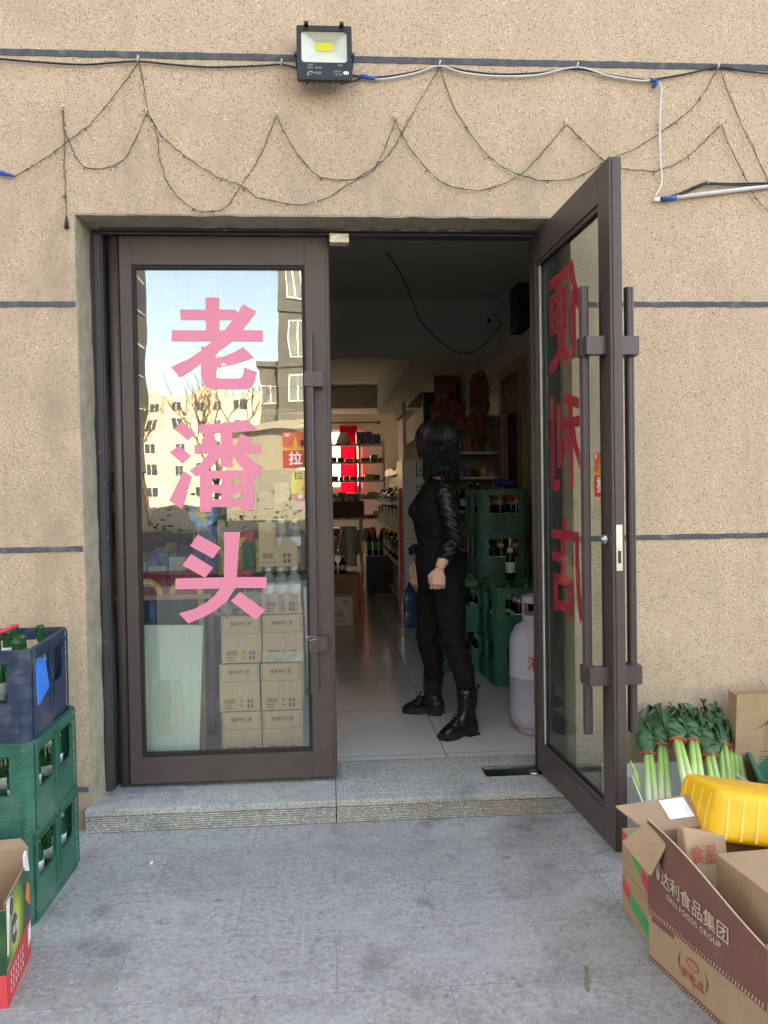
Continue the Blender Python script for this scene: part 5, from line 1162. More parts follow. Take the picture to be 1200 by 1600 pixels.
def row(name, cat, label, group, x0, x1, y, z, hmin, hmax, wmin=.05, wmax=.09, d=.08, axis='x', kindf='box', cols=None, seed=1):
    rr = random.Random(seed); p = x0; i = 0
    while p < x1-wmin:
        w_ = rr.uniform(wmin, wmax); h_ = rr.uniform(hmin, hmax); g = MB(); mt = rr.choice(cols or goods_cols)
        c = (p+w_/2, y) if axis == 'x' else (y, p+w_/2)
        if kindf == 'box': hx, hy = (w_/2-.003, d/2) if axis == 'x' else (d/2, w_/2-.003); g.box(c[0]-hx, c[0]+hx, c[1]-hy, c[1]+hy, z, z+h_); mts = [mt]
        elif kindf == 'jar':
            r = w_/2-.003; g.lathe([(0, 0), (r, .002), (r, h_*.75), (r*.75, h_*.82)], (*c, z), 12); g.lathe([(r*.8, h_*.82), (r*.8, h_), (0, h_)], (*c, z), 12, 1); mts = [mt, rr.choice(('gold', 'cardr2', 'black', 'white'))]
        else:
            r = w_/2-.003; g.lathe([(0, 0), (r, .002), (r, h_*.6), (r*.38, h_*.78), (r*.34, h_*.93)], (*c, z), 12); g.lathe([(r*.4, h_*.93), (r*.4, h_), (0, h_)], (*c, z), 12, 1); g.lathe([(r*1.01, h_*.2), (r*1.02, h_*.21), (r*1.02, h_*.5), (r*1.01, h_*.51)], (*c, z), 12, 2); mts = ['bottle_d', rr.choice(('gold', 'cardr2', 'white')), mt]
        od = ('first', 'second', 'third', 'fourth', 'fifth', 'sixth', 'seventh', 'eighth', 'ninth', 'tenth', 'eleventh', 'twelfth', 'thirteenth', 'fourteenth', 'fifteenth')[i % 15]+('' if i < 15 else ' past the middle' if i < 30 else ' near the end' if i < 45 else ' last')
        tag(g.build(name, mts), f"{label}, {od} {'from left' if axis == 'x' else 'along'}", cat, group); p += w_+rr.uniform(.0, .012); i += 1
row('goods_box', 'box', 'dim packaged box on the added dark shelf inside', 'goods on the dark shelf', -1.5, -.05, 1.45, .87, .1, .24, seed=2); row('goods_box', 'box', 'dim packaged box on top of the added dark shelf', 'goods on the dark shelf top', -1.5, -.05, 1.45, 1.22, .08, .2, seed=3)
# ------------------------------------------------------------------ interior: cylinder, crates, shelves
gc = thing('gas_cylinder', 'pale lilac grey gas cylinder with red characters behind the right jamb', 'gas cylinder', (1.07, .80, FZ), 0)
MB().lathe([(.125, .03), (.145, .045), (.157, .08), (.16, .11), (.16, .285), (.1625, .287), (.1625, .293), (.16, .295), (.16, .43), (.152, .485), (.128, .53), (.09, .555), (.03, .565), (0, .565)], n=48).build('cylinder_body', 'cyl', gc, False)
g = MB(); n = 30
def ringwall(r, z0, z1, gaps, t=.004):
    N_ = 72; inside = lambda k: any(a <= k < b for a, b in gaps)
    zs = [z0, z0+(z1-z0)*.38, z0+(z1-z0)*.78, z1]
    for k in range(N_):
        for j in range(3):
            if j == 1 and inside(k): continue
            a0, a1 = 2*math.pi*k/N_, 2*math.pi*(k+1)/N_
            g.hexa([(q*math.cos(a), q*math.sin(a), zs[j]) for q, a in ((r, a0), (r, a1), (r-t, a1), (r-t, a0))], [(q*math.cos(a), q*math.sin(a), zs[j+1]) for q, a in ((r, a0), (r, a1), (r-t, a1), (r-t, a0))])
ringwall(.095, .535, .685, [(38, 60), (2, 24)]); g.build('collar', 'cyl', gc, False)
g = MB(); g.lathe([(.115, 0), (.12, 0), (.13, .04), (.125, .042)], n=40); g.build('foot_ring', 'cyl', gc, False)
g = MB(); g.lathe([(.016, .56), (.016, .62), (.022, .62), (.022, .64), (0, .64)], n=14); g.cyl((0, 0, .60), (-.04, -.03, .60), .009); g.build('valve', 'gold', gc, False)
g = MB()
cylf = lambda a0, r=.1612: (lambda u, v: (r*math.cos(a0+u/r), r*math.sin(a0+u/r), v))
for i, (s, a, z, sz) in enumerate((('液化气', R(-101), .365, .075), ('山东', R(-101), .185, .05))):
    f = cylf(a); 
    for k, ch in enumerate(s): f = cylf(a+(k-.5)*sz*1.15/.16); text(g, ch, sz, lambda u, v: f(u, z+v), bold=.008)
g.build('lettering', mat('cyl_red', (.62, .06, .05), .5), gc, False)
def icrate(x, y, z, rz, mt, label):
    t = crate('bottle_crate', x, y, z, rz, mt, label, 'bottle crates stacked inside'); t.scale = (1.08, 1.08, 1.08); return t
P_ = .307
for (x, y, k0, k1, nm, mt) in ((.93, 2.50, 0, 2, 'short stack behind the woman', 'crate_dgreen'), (1.25, 2.72, 0, 4, 'tall stack at the back', 'crate_olive'), (1.20, 2.02, 0, 2, 'stack behind the gas cylinder', 'crate_dgreen')):
    for k in range(k0, k1):
        icrate(x+random.uniform(-.006, .006), y, FZ+k*P_, R(random.uniform(-2, 2)+(3 if nm.startswith('stack') else 0)), mt, f"dark green bottle crate, {('lowest', 'second', 'third', 'topmost')[k]} in the {nm}")
        if nm.startswith('tall') and k < 2: continue
        fill(x, y, FZ+k*P_+.005, 0, [(i, j) for i in range(3) for j in (0, 1)]+([(0, 2), (1, 2), (2, 2)] if k == k1-1 else []), 'capped', f"gold necked bottle, {('lowest', 'second', 'third', 'top')[k]} crate, {nm.replace('stack ', '')}", 'capped bottles in the '+nm)
dup(_protos['capped'], (1.17, 1.93, FZ+2*P_+.03), 1, 'single dark bottle standing upright on the crates behind the cylinder', 'loose bottles').pop('group', None)
g = MB(); g.ell((1.33, 2.60, FZ+4*P_-.04), .05, .04, .05); tag(g.build('red_bundle', 'cardr2'), 'red bundle inside the topmost crate of the tall stack', 'bundle')
g = MB(); rr = random.Random(8); g.ell((1.30, 2.62, FZ+4*P_+.045), .10, .08, .025); tag(g.build('blue_cloth', mat('blue_cloth', (.03, .04, .25), .8), noiseamp=.02, nscale=12), 'crumpled blue cloth on top of the tall crate stack', 'cloth')
# wall door on the right wall
M['tan'] = mat('tan_door_frame', (.36, .26, .17), .5, var=.1)
dd = thing('inner_door', 'tan framed door with dark glass in the right inner wall', 'door', (IX1, 3.4, FZ), 0)
g = MB(); g.box(IX1-.05, IX1+.0, 2.95, 3.05, FZ, 2.25); g.box(IX1-.05, IX1, 3.72, 3.82, FZ, 2.25); g.box(IX1-.0505, IX1, 2.95, 3.82, 2.25, 2.34); g.build('door_casing', 'tan', dd)
g = MB(); g.box(IX1-.02, IX1, 3.05, 3.72, FZ, 2.25); g.build('door_leaf', 'dark', dd)
g = MB(); g.box(IX1-.028, IX1-.02, 3.12, 3.2, FZ+.1, 2.2); g.box(IX1-.028, IX1-.02, 3.58, 3.66, FZ+.1, 2.2); g.build('stiles', 'tan', dd)
MB().box(IX1-.09, IX1-.001, 2.85, 3.12, 2.52, 2.86).build('wall_speaker', 'dark', bevel=.006); tag(bpy.data.objects['wall_speaker'], 'dark flat box hanging high on the right inner wall', 'speaker')
sc_ = thing('security_camera', 'small white camera at the beam end high on the right wall', 'camera', (1.5, 3.85, 2.79), 0)
MB().cyl((1.50, 3.86, 2.80), (1.43, 3.78, 2.77), .028, .03).build('camera_body', 'white', sc_); MB().cyl((1.43, 3.78, 2.77), (1.425, 3.775, 2.768), .02).build('lens', 'black', sc_); MB().cyl((1.55, 3.86, 2.86), (1.49, 3.85, 2.80), .01).build('bracket', 'white', sc_)
g = MB(); g.tube(smooth_pts([Vector((.45, 2.6, 2.999)), at(612, 405, 2.7), at(632, 440, 2.9), at(648, 480, 3.1), at(660, 505, 3.2), at(690, 535, 3.4), at(720, 551, 3.6), at(742, 549, 3.7), at(765, 530, 3.75), at(783, 505, 3.82)]), .0045, 5)
tag(g.build('hanging_cable', 'cable'), 'loose dark cable drooping from the shop ceiling to the camera', 'cable')
# alcove shelf
al = thing('shelf_unit', 'shelf unit with pale board edges stocked with bottles and jars beyond the crates', 'shelf', (1.3, 4.05, FZ), 0)
for z in (1.66, 1.44, 1.14, .80, .50): MB().box(1.05, IX1-.012, 4.0, 4.34, z-.022, z).build('shelf_board', 'steel', al)
for x in (1.03, IX1-.01): MB().box(x, x+.018, 4.0, 4.34, FZ, 2.2).build('side_panel', 'steel', al)
MB().box(1.05, IX1-.012, 4.341, 4.355, FZ, 2.0).build('back_panel', mat('shelf_back', (.22, .21, .19), .8), al)
row('sauce_bottle', 'bottle', 'dark sauce bottle with yellow label on the third shelf board', 'sauce bottles on the shelf unit', 1.07, 1.52, 4.08, 1.14, .19, .25, .06, .075, kindf='bottle', cols=[goods_cols[7], goods_cols[3], goods_cols[0], goods_cols[7]], seed=4)
row('sauce_bottle', 'bottle', 'dark sauce bottle at the back of the third shelf board', 'sauce bottles at the back', 1.07, 1.52, 4.2, 1.14, .22, .27, .06, .07, kindf='bottle', seed=9)
row('jar', 'jar', 'small jar on the second shelf board from the top', 'jars on the shelf unit', 1.10, 1.52, 4.1, 1.44, .07, .12, .055, .08, kindf='jar', seed=5)
row('packet', 'packet', 'dim packet on the upper board of the shelf unit', 'packets on the shelf unit', 1.07, 1.52, 4.1, 1.66, .06, .13, .05, .1, seed=6)
row('tin', 'tin', 'pale packet on the fourth shelf board', 'goods on the fourth board', 1.07, 1.52, 4.1, .80, .08, .16, .08, .14, seed=7)
g = MB(); g.box(1.08, 1.3, 4.32, 4.34, 1.92, 2.12); tag(g.build('framed_board', mat('dim_white', (.5, .5, .46), .7)), 'pale framed panel above the shelf unit', 'panel')
def cluster(name, x0, x1, y, z0, z1, mt, n, label, cat, seed, sz=.05):
    rr = random.Random(seed); g = MB(); cx = (x0+x1)/2
    for k in range(n):
        u = rr.random(); z = z0+(z1-z0)*u; w_ = (x1-x0)/2*(.55+.45*math.sin(math.pi*(1-u)**.8)); a = rr.uniform(0, 6.28)
        c = Vector((cx+w_*math.cos(a)*rr.random()**.4, y+.07*math.sin(a), z)); d = Vector((rr.uniform(-.4, .4), rr.uniform(-.4, .4), -1)).normalized()*rr.uniform(.6, 1.2)*sz
        g.tube([c, c+d*.5+Vector((rr.uniform(-.008, .008), 0, 0)), c+d], [.010, .009, .002], 5)
    g.cyl((cx, y, z1-.02), (cx, y, z1+.12), .004); return tag(g.build(name, mt), label, cat)
cluster('chili_string', 1.26, 1.44, 3.88, 1.78, 2.36, mat('dried_chili', (.16, .012, .015), .4, var=.5, vscale=30), 420, 'big hanging string of dried dark red chilies in front of the shelf unit', 'chilies', 3)
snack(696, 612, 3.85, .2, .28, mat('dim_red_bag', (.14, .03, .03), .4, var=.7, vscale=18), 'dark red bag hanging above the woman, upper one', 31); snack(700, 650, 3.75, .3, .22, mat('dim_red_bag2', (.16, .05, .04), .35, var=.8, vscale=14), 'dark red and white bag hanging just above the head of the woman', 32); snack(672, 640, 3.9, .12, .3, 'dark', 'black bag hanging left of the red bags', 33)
# freezer with green characters
fz = thing('display_cooler', 'tall white cooler cabinet with green characters beyond the woman', 'cooler', (.95, 4.6, FZ), 0)
MB().box(.72, 1.02, 4.42, 5.0, FZ, 1.62).build('cabinet', mat('cooler_white', (.55, .56, .58), .4), fz, bevel=.008)
g = MB()
for ch, py in (('回', 735), ('安', 770), ('直', 812)): c = at(661, py, 4.415); text(g, ch, .155, lambda u, v: (c.x+u, 4.4185, c.z+v), bold=.012)
g.build('lettering', mat('green_print', (.0, .28, .2), .5), fz)
g = MB(); g.box(.73, 1.01, 4.416, 4.419, .88, .885); g.box(.73, 1.01, 4.416, 4.419, .72, .724); g.build('panel_line', 'inkgrey', fz)
MB().box(.69, .715, 4.45, 4.5, FZ, 1.35).build('red_post', 'cardr2'); tag(bpy.data.objects['red_post'], 'thin red post standing beside the white cooler', 'post')
M['bluewater'] = mat('blue_jug', (.10, .22, .42), .15, trans=.5)
for i, (x, y) in enumerate(((.75, 4.20), (.88, 4.24))):
    g = MB(); z = FZ; g.loft([rr_ring(.062, .062, .02, q) for q in (0,)]+[rr_ring(.066*s, .066*s, .02, q) for s, q in ((1, .02), (1, .13), (.95, .14), (1, .15), (1, .27), (.7, .33), (.25, .37), (.25, .40))], T=Matrix.Translation((x, y, z)))
    tag(g.build('water_jug', 'bluewater'), ('blue water jug on the floor by the far hand of the woman', 'blue water jug right of the first, behind the woman')[i], 'jug')
    g = MB(); g.tube([(x-.02, y, z+.40), (x-.02, y, z+.44), (x+.03, y, z+.44), (x+.03, y, z+.40)], .006, 6)
# gondola along the aisle
gd = thing('aisle_shelf', 'long shelf row full of goods running back along the aisle', 'shelf', (1.0, 7, FZ), 0)
MB().box(.98, 1.0, 5.1, 9.4, FZ, 1.55).build('back_panel', 'steel', gd)
for z in (.2, .55, .9, 1.2): MB().box(.76 if z < 1 else .8, .979, 5.1, 9.4, z-.02, z).build('shelf_board', 'steel', gd)
for z, sd_, h0, h1 in ((.2, 21, .2, .32), (.55, 22, .18, .3), (.9, 23, .12, .26), (1.2, 24, .1, .2)):
    row('goods_packet', 'packet', f'packaged goods on the {("lowest", "second", "third", "top")[(21, 22, 23, 24).index(sd_)]} board of the aisle shelf', f'goods on aisle board {sd_-20}', 5.15, 9.3, .86, z, h0, h1, .1, .16, .12, 'y', 'box' if sd_ % 2 else 'bottle', [goods_cols[i] for i in (1, 4, 2, 3, 0, 4, 1)], sd_)
row('goods_box', 'box', 'small box piled on top of the aisle shelf', 'boxes on the aisle shelf top', 5.3, 9.2, .95, 1.551, .05, .12, .12, .2, .1, 'y', seed=41)
# left side of the aisle
t = closed_box('white_carton', 'white carton with green and dark print on the aisle floor at the left', 'carton', .075, 4.50, FZ, .32, .26, .27, R(1), mt='paper', seam=False)
g = MB(); text(g, '品', .05, lambda u, v: (.09+u, -.1315, .21+v), 1); text(g, 'md', .06, lambda u, v: (.03+u, -.1315, .11+v), 0, bold=.02); g.box(-.0, .12, -.1318, -.1306, .085, .088); text(g, '公司', .035, lambda u, v: (.05+u, -.1315, .045+v), 1); g.build('lettering', [mat('green_ink', (.02, .3, .2), .5), 'ink'], t, False)
closed_box('carton', 'tan carton with a red edge behind the white carton', 'carton', .06, 5.1, FZ, .5, .4, .42, 0)
MB().box(.311, .335, 4.9, 5.3, FZ, .50).build('red_board', 'cardr2'); tag(bpy.data.objects['red_board'], 'red board standing against the tan carton in the aisle', 'board')
row('milk_jug', 'jug', 'small white labelled jug on the tan carton', 'jugs on the tan carton', .02, .30, 5.05, FZ+.421, .16, .18, .085, .1, kindf='bottle', cols=[goods_cols[3]], seed=51)
g = MB(); rr = random.Random(6); rings = []
for i in range(10): u = i/9; rings.append([Vector((.24+.10*math.cos(a)*rr.uniform(.75, 1.1)*(1-.3*abs(u-.5)), 5.45+.08*math.sin(a), .55+.42*u)) for a in [j*2*math.pi/14 for j in range(14)]])
g.loft(rings, smooth=False); tag(g.build('plastic_bag', mat('milky_bag', (.42, .42, .40), .3, trans=.3, bump=1, bscale=15)), 'milky plastic bag hanging above the cartons at the left of the aisle', 'bag')
ls = thing('counter', 'low brown counter with clutter further back at the left of the aisle', 'counter', (.1, 7.4, FZ), 0)
MB().box(-.8, .48, 7.0, 7.6, 1.02, 1.22).build('counter_top', mat('counter_brown', (.10, .06, .045), .5), ls); MB().box(-.8, .46, 7.1, 7.5, .55, .60).build('shelf_board', 'steel', ls); MB().box(.43, .46, 7.02, 7.05, FZ, 1.02).build('leg', 'steel', ls)
row('clutter_box', 'box', 'small thing lying on the brown counter', 'clutter on the counter', -.1, .46, 7.2, 1.221, .04, .10, .06, .12, seed=61)
row('clutter_box', 'box', 'box on the low board of the counter', 'boxes under the counter', -.1, .44, 7.2, .601, .1, .2, .08, .14, seed=62)
row('soda_bottle', 'bottle', 'green soda bottle in the pack standing in the aisle', 'green bottles in the aisle', .50, .78, 6.9, .55, .32, .33, .065, .068, .07, kindf='bottle', cols=[goods_cols[4]], seed=63)
closed_box('dark_case', 'dark case under the green bottles in the aisle', 'case', .64, 6.95, FZ, .3, .3, .455, 0, mt='dark', seam=False)
rk = thing('metal_rack', 'open steel rack of goods in front of the red curtain far back', 'rack', (.6, 11.2, FZ), 0)
for x in (.10, .60, 1.02): 
    for y in (11.0, 11.35): MB().box(x-.015, x+.015, y-.015, y+.015, FZ, 2.25).build('post', 'steel', rk)
for z in (2.18, 1.87, 1.55, 1.24, .9, .5): MB().box(.085, 1.035, 10.98, 11.37, z-.028, z).build('shelf_board', 'steel', rk)
row('rack_box', 'box', 'purple grey box on the top board of the far rack', 'boxes on top of the far rack', .55, 1.02, 11.15, 2.181, .16, .22, .12, .2, .25, cols=[goods_cols[5]], seed=71)
for i, z in enumerate((1.87, 1.55, 1.24, .9, .5)): row('rack_goods', 'packet', f'small goods on far rack board {("two", "three", "four", "five", "six")[i]} from the top', f'goods on far rack board {i+2}', .12, 1.0, 11.12, z+.001, .05, .12 if i < 3 else .25, .07, .16, .2, seed=80+i)
g = MB(); g.lathe([(.14, 0), (.10, .12), (.06, .20), (.0, .21)], (.33, 11.15, 2.181), 18); tag(g.build('cone_shade', mat('cream_shade', (.6, .58, .5), .7)), 'cream cone shaped shade on top of the far rack', 'lamp shade')
# red curtain and rod before the rear window
cr = thing('curtain', 'bright red curtain lit from behind at the far end of the shop', 'curtain', (.6, 14.05, 1.3), 0)
M['redcurtain'] = mat('red_curtain', (.75, .01, .05), .8); N, L_, b = add_nodes(M['redcurtain'])
tl = N.new('ShaderNodeBsdfTranslucent'); tl.inputs[0].default_value = (.55, .01, .045, 1); mx = N.new('ShaderNodeMixShader'); mx.inputs[0].default_value = .3; L_.new(b.outputs[0], mx.inputs[1]); L_.new(tl.outputs[0], mx.inputs[2]); L_.new(mx.outputs[0], N['Material Output'].inputs[0])
g = MB(); n_ = 120; x0, x1 = .32, .68; vs = []
for i in range(n_+1): u = i/n_; vs += [(x0+(x1-x0)*u, 14.0+.035*math.sin(u*60+math.sin(u*9)), z) for z in (1.35, 2.74+.02*math.sin(u*60))]
g.add(vs, [(2*i, 2*i+2, 2*i+3, 2*i+1) for i in range(n_)], 0, None, True); g.build('curtain_cloth', 'redcurtain', cr)
g = MB(); g.cyl((-.5, 13.98, 2.80), (1.10, 13.98, 2.80), .015); g.cyl((1.10, 13.98, 2.80), (1.16, 13.98, 2.80), .035); g.build('curtain_rod', 'wire', cr)
g = MB(); g.ell((1.22, 10.88, 1.62), .045, .02, .045); tag(g.build('round_ornament', 'cardr2'), 'small dark red round ornament on the far pillar', 'ornament')
# overhead sign board edge at the aisle
g = MB(); g.hexa([(.80, 5.2, 2.12), (.84, 5.2, 2.12), (.84, 6.0, 2.12), (.80, 6.0, 2.12)], [(.80, 5.2, 2.24), (.84, 5.2, 2.24), (.84, 6.0, 2.24), (.80, 6.0, 2.24)])
tag(g.build('hanging_board', mat('pale_board', (.5, .38, .34), .4)), 'pale narrow board hanging under the ceiling beam over the aisle', 'board')
# ------------------------------------------------------------------ the woman
def fuse(mb, name, mt, parent, voxel=.007, smooth=4, disp=0, dscale=20, dfn=None, sub=False):
    o = mb.build(name, mt, parent)
    r = o.modifiers.new('r', 'REMESH'); r.mode = 'VOXEL'; r.voxel_size = voxel; r.use_smooth_shade = True
    s = o.modifiers.new('s', 'SMOOTH'); s.factor = .5; s.iterations = smooth
    evalmesh(o)
    if disp or dfn:
        me = o.data; nn = [v.normal.copy() for v in me.vertices]
        for v, n_ in zip(me.vertices, nn):
            d = disp*noise.noise(v.co*dscale) if disp else 0
            if dfn: d += dfn(v.co+ORG[parent.name] if parent else v.co)
            v.co += n_*d
    for p in o.data.polygons: p.use_smooth = True
    if not o.data.materials: o.data.materials.append(M[mt] if isinstance(mt, str) else mt)
    return o
wo = thing('person', 'woman in black top, black trousers and black boots standing inside, looking away to the left', 'person', (.64, .98, FZ))
F = Vector((-.97, .24, 0)); S = Vector((-.24, -.97, 0))     # facing direction, her left side (towards the street)
def er(c, rs, rf, n=24, fs=0.0):
    """horizontal ellipse ring: rs along the side axis, rf along the facing axis"""
    c = Vector(c); return [c+S*(rs*math.cos(a))+F*(rf*math.sin(a)*(1+fs*(math.sin(a) > 0))) for a in [2*math.pi*j/n for j in range(n)]]
cx = lambda px, Y: at(px, 800, Y).x
def limb(pts, rad, n=14):
    g = MB(); g.tube(pts, rad, n)
    for p, r in ((pts[0], rad[0]), (pts[-1], rad[-1])): g.ell(p, r, r, r, 12, 8)
    return g
def join(*ms):
    g = MB()
    for q in ms: g.add(q.v, q.f)
    return g
zz = lambda z: z
tc_ = lambda X, z, Y=.99: Vector((X, Y, z))
torso = [(tc_(.605, .80), .150, .105), (tc_(.622, .87), .165, .128), (tc_(.615, .93), .158, .120), (tc_(.598, 1.00), .132, .100), (tc_(.594, 1.05), .124, .096), (tc_(.592, 1.12), .134, .106), (tc_(.588, 1.19), .148, .122), (tc_(.594, 1.25), .155, .118), (tc_(.602, 1.30), .150, .095), (tc_(.608, 1.335), .125, .078), (tc_(.610, 1.365), .075, .062), (tc_(.606, 1.40), .052, .054)]
def torso_mb(ex=0, upto=99, frm=0):
    g = MB(); g.loft([er(c, a+ex, b+ex) for c, a, b in torso[frm:upto]]); return g
# joints
ShN = Vector((.632, .845, 1.295)); ElN = Vector((.660, .800, 1.07)); WrN = Vector((.578, .775, .925))
ShF = Vector((.600, 1.13, 1.295)); ElF = Vector((.600, 1.19, 1.07)); WrF = Vector((.520, 1.20, .925))
HpN = Vector((.635, .915, .85)); KnN = Vector((.662, .885, .52)); AnN = Vector((.708, .800, .17))
HpF = Vector((.600, 1.065, .85)); KnF = Vector((.552, 1.10, .52)); AnF = Vector((.590, 1.185, .17))
def mids(a, b, n, off=Vector()): return [a+(b-a)*i/n+off*math.sin(math.pi*i/n) for i in range(n+1)]
LaN, LaF = Vector((AnN.x+.0, AnN.y, .27)), Vector((AnF.x, AnF.y, .27))
legN = mids(HpN, KnN, 4)+mids(KnN, LaN, 4, Vector((.018, .006, 0)))[1:]; legF = mids(HpF, KnF, 4)+mids(KnF, LaF, 4, Vector((.016, 0, 0)))[1:]
lr = [.090, .085, .077, .068, .056, .057, .055, .047, .040]
head_c = Vector((.575, .995, 1.552)); HF = Vector((-.80, .60, 0)).normalized(); HS = Vector((-.60, -.80, 0)).normalized()
def hp(f, s, z): return head_c+HF*f+HS*s+Vector((0, 0, z))
# body with head, arms and hands in one skin
g = torso_mb(-.006); g.tube([tc_(.608, 1.33), tc_(.598, 1.40), hp(-.02, 0, -.07)], [.055, .047, .046], 14)
rings = []
for z, rf, rs, of in ((-.115, .018, .020, .052), (-.105, .040, .036, .036), (-.085, .062, .050, .018), (-.05, .078, .060, .006), (-.01, .086, .068, 0), (.03, .090, .071, -.004), (.06, .084, .066, -.008), (.085, .064, .052, -.010), (.10, .03, .03, -.01)):
    rings.append([hp(of+rf*math.cos(a), rs*math.sin(a), z) for a in [2*math.pi*j/24 for j in range(24)]])
g.loft(rings)
g.loft([[hp(.084+d+.004*0, w_*s_, z) for s_, z in ((-1, z0), (1, z0), (0, z0+.001))] for d, w_, z0 in ()] or [[hp(.078, .006, .01), hp(.078, -.006, .01), hp(.07, 0, .012)], [hp(.096, .008, -.018), hp(.096, -.008, -.018), hp(.098, 0, -.012)], [hp(.104, .010, -.034), hp(.104, -.010, -.034), hp(.108, 0, -.028)], [hp(.078, .012, -.044), hp(.078, -.012, -.044), hp(.088, 0, -.044)]])
for z, r in ((-.062, .010), (-.072, .011)): g.ell(hp(.078, 0, z), .014, .014, .006, 10, 6)
g.ell(hp(.062, 0, -.102), .020, .020, .016, 10, 6)
for s_ in (-1, 1): g.ell(hp(-.005, s_*.072, -.02), .016, .008, .03, 10, 6)
for a, b, c in ((ShN, ElN, WrN), (ShF, ElF, WrF)):
    g.tube(mids(a, b, 3)+mids(b, c, 3)[1:], [.044, .042, .038, .036, .034, .030, .024], 14)
for pts in (legN, legF): g.tube(pts, [r-.006 for r in lr], 16)
def hand(W, d, palm_n, thumb_d, curl, sgn, sc=1.0):
    """W wrist, d pointing direction, palm_n palm normal, thumb_d side of the thumb"""
    d = d.normalized(); t = thumb_d.normalized(); n_ = palm_n.normalized(); K = W+d*.085*sc
    rings = []
    for u, wd, th in ((0, .023, .019), (.2, .026, .018), (.5, .036, .018), (.8, .040, .017), (1.0, .038, .014)):
        c = W+d*(.085*u*sc); rings.append([c+t*(wd*math.cos(a))*sc+n_*(th*math.sin(a))*sc for a in [2*math.pi*j/16 for j in range(16)]])
    g.loft(rings)
    for k, (o_, ln) in enumerate(((.031, .070), (.0105, .078), (-.010, .072), (-.030, .056))):
        p = K+t*o_*sc; a = 0; pts = [p-d*.01]; dd = d.copy(); q = p.copy()
        for j, (f_, fr_) in enumerate(((.42, .75), (.32, 1.0), (.26, .7))):
            a += curl*fr_*(1+.06*k); dd = d*math.cos(a)+n_*math.sin(a); q = q+dd*ln*f_*sc; pts.append(q.copy())
        g.tube(pts, [.0088*sc, .0086*sc, .0080*sc, .0068*sc], 10); g.ell(pts[-1], .0068*sc, .0068*sc, .0068*sc, 8, 6)
    b = W+d*.02*sc+t*.020*sc; p1 = b+(t*.65+d*.7+n_*.35).normalized()*.036*sc; p2 = p1+(d*.9+n_*.55-t*.05).normalized()*.030*sc; p3 = p2+(d*.75+n_*.75-t*.25).normalized()*.022*sc
    g.tube([b, p1, p2, p3], [.014*sc, .012*sc, .0105*sc, .008*sc], 10); g.ell(p3, .008*sc, .008*sc, .008*sc, 8, 6)
hand(WrN, Vector((-.12, -.02, -1)), Vector((.15, .99, -.05)), Vector((-.99, .12, .1)), 1.15, 1, .98)
hand(WrF, Vector((-.12, .0, -1)), Vector((.25, -.95, -.1)), Vector((-.97, -.20, .1)), .62, -1, .95)
body = fuse(g, 'body', 'skin', wo, .0030, 2)
# face details that can be seen from other sides
g = MB()
for s_ in (-1, 1): g.ell(hp(.070, s_*.030, .005), .013, .013, .007, 10, 6)
g.build('eyes', 'white', wo)
g = MB()
for s_ in (-1, 1): g.ell(hp(.082, s_*.030, .005), .005, .005, .005, 8, 6); g.tube([hp(.080, s_*.014, .024), hp(.082, s_*.03, .030), hp(.070, s_*.046, .026)], .003, 5)
g.build('pupils_and_brows', 'black', wo)
g = MB(); g.ell(hp(.086, 0, -.067), .008, .008, .006, 10, 6); g.tube([hp(.082, -.018, -.067), hp(.091, 0, -.067), hp(.082, .018, -.067)], [.003, .005, .003], 6); g.build('lips', mat('lips', (.45, .12, .11), .4), wo)
# clothes
def fold_t(p): return .0035*math.sin(p.z*75+6*noise.noise(p*9))*max(0, 1-abs(p.z-1.0)/.25)
tm = torso_mb(.004, 11, 1); tm.loft([er(c, a, b) for c, a, b in ((tc_(.608, 1.32), .09, .07), (tc_(.608, 1.34), .070, .066), (tc_(.606, 1.37), .058, .058), (tc_(.602, 1.405), .056, .057), (tc_(.597, 1.43), .056, .056))])
tm.loft([er(c, a, b) for c, a, b in ((tc_(.598, 1.01), .138, .110), (tc_(.606, .985), .150, .124), (tc_(.618, .93), .170, .134), (tc_(.620, .895), .172, .138))])
for s_ in (-1, 1): tm.ell(tc_(.594, 1.205)+F*.082+S*(.062*s_), .058, .058, .055)
fuse(tm, 'top', 'cloth', wo, .006, 5, .002, 30, fold_t)
g = MB()
for k in range(2): g.tube([tc_(.594, 1.0+.02*k)+F*.112+S*(-.05), tc_(.594, .985+.02*k)+F*.135, tc_(.594, 1.0+.02*k)+F*.112+S*.06], .014, 8)
fuse(g, 'waist_frill', 'cloth', wo, .005, 2, .004, 60)
def sleeve_fold(a, b):
    ax = (b-a).normalized()
    def f(p):
        t_ = (p-a).dot(ax); w_ = math.exp(-((t_-.24)/.11)**2)*1.0+.35
        return (.0055*math.sin(t_*150+5*noise.noise(p*14))+.003*noise.noise(p*50))*w_
    return f
for (a, b, c, nm) in ((ShN, ElN, WrN, 'near'), (ShF, ElF, WrF, 'far')):
    e = b+(c-b)*.72; q = MB(); q.tube(mids(a+Vector((-.012, .01 if nm == 'near' else -.01, .01)), b, 4)+mids(b, e, 3)[1:], [.056, .056, .051, .047, .046, .043, .040, .036], 18); q.ell(a+Vector((-.01, 0, .005)), .056, .052, .05)
    fuse(q, 'leather_sleeve', 'leather', wo, .0045, 3, 0, 1, sleeve_fold(a, e))
q = MB(); q.loft([er(c, a+.003, b+.004) for c, a, b in torso[:3]]); q.tube(legN, [r+.003 for r in lr], 18); q.tube(legF, [r+.003 for r in lr], 18); q.ell(tc_(.655, .86)+S*.06, .07, .07, .08); q.ell(tc_(.65, .86)-S*.06, .07, .07, .08)
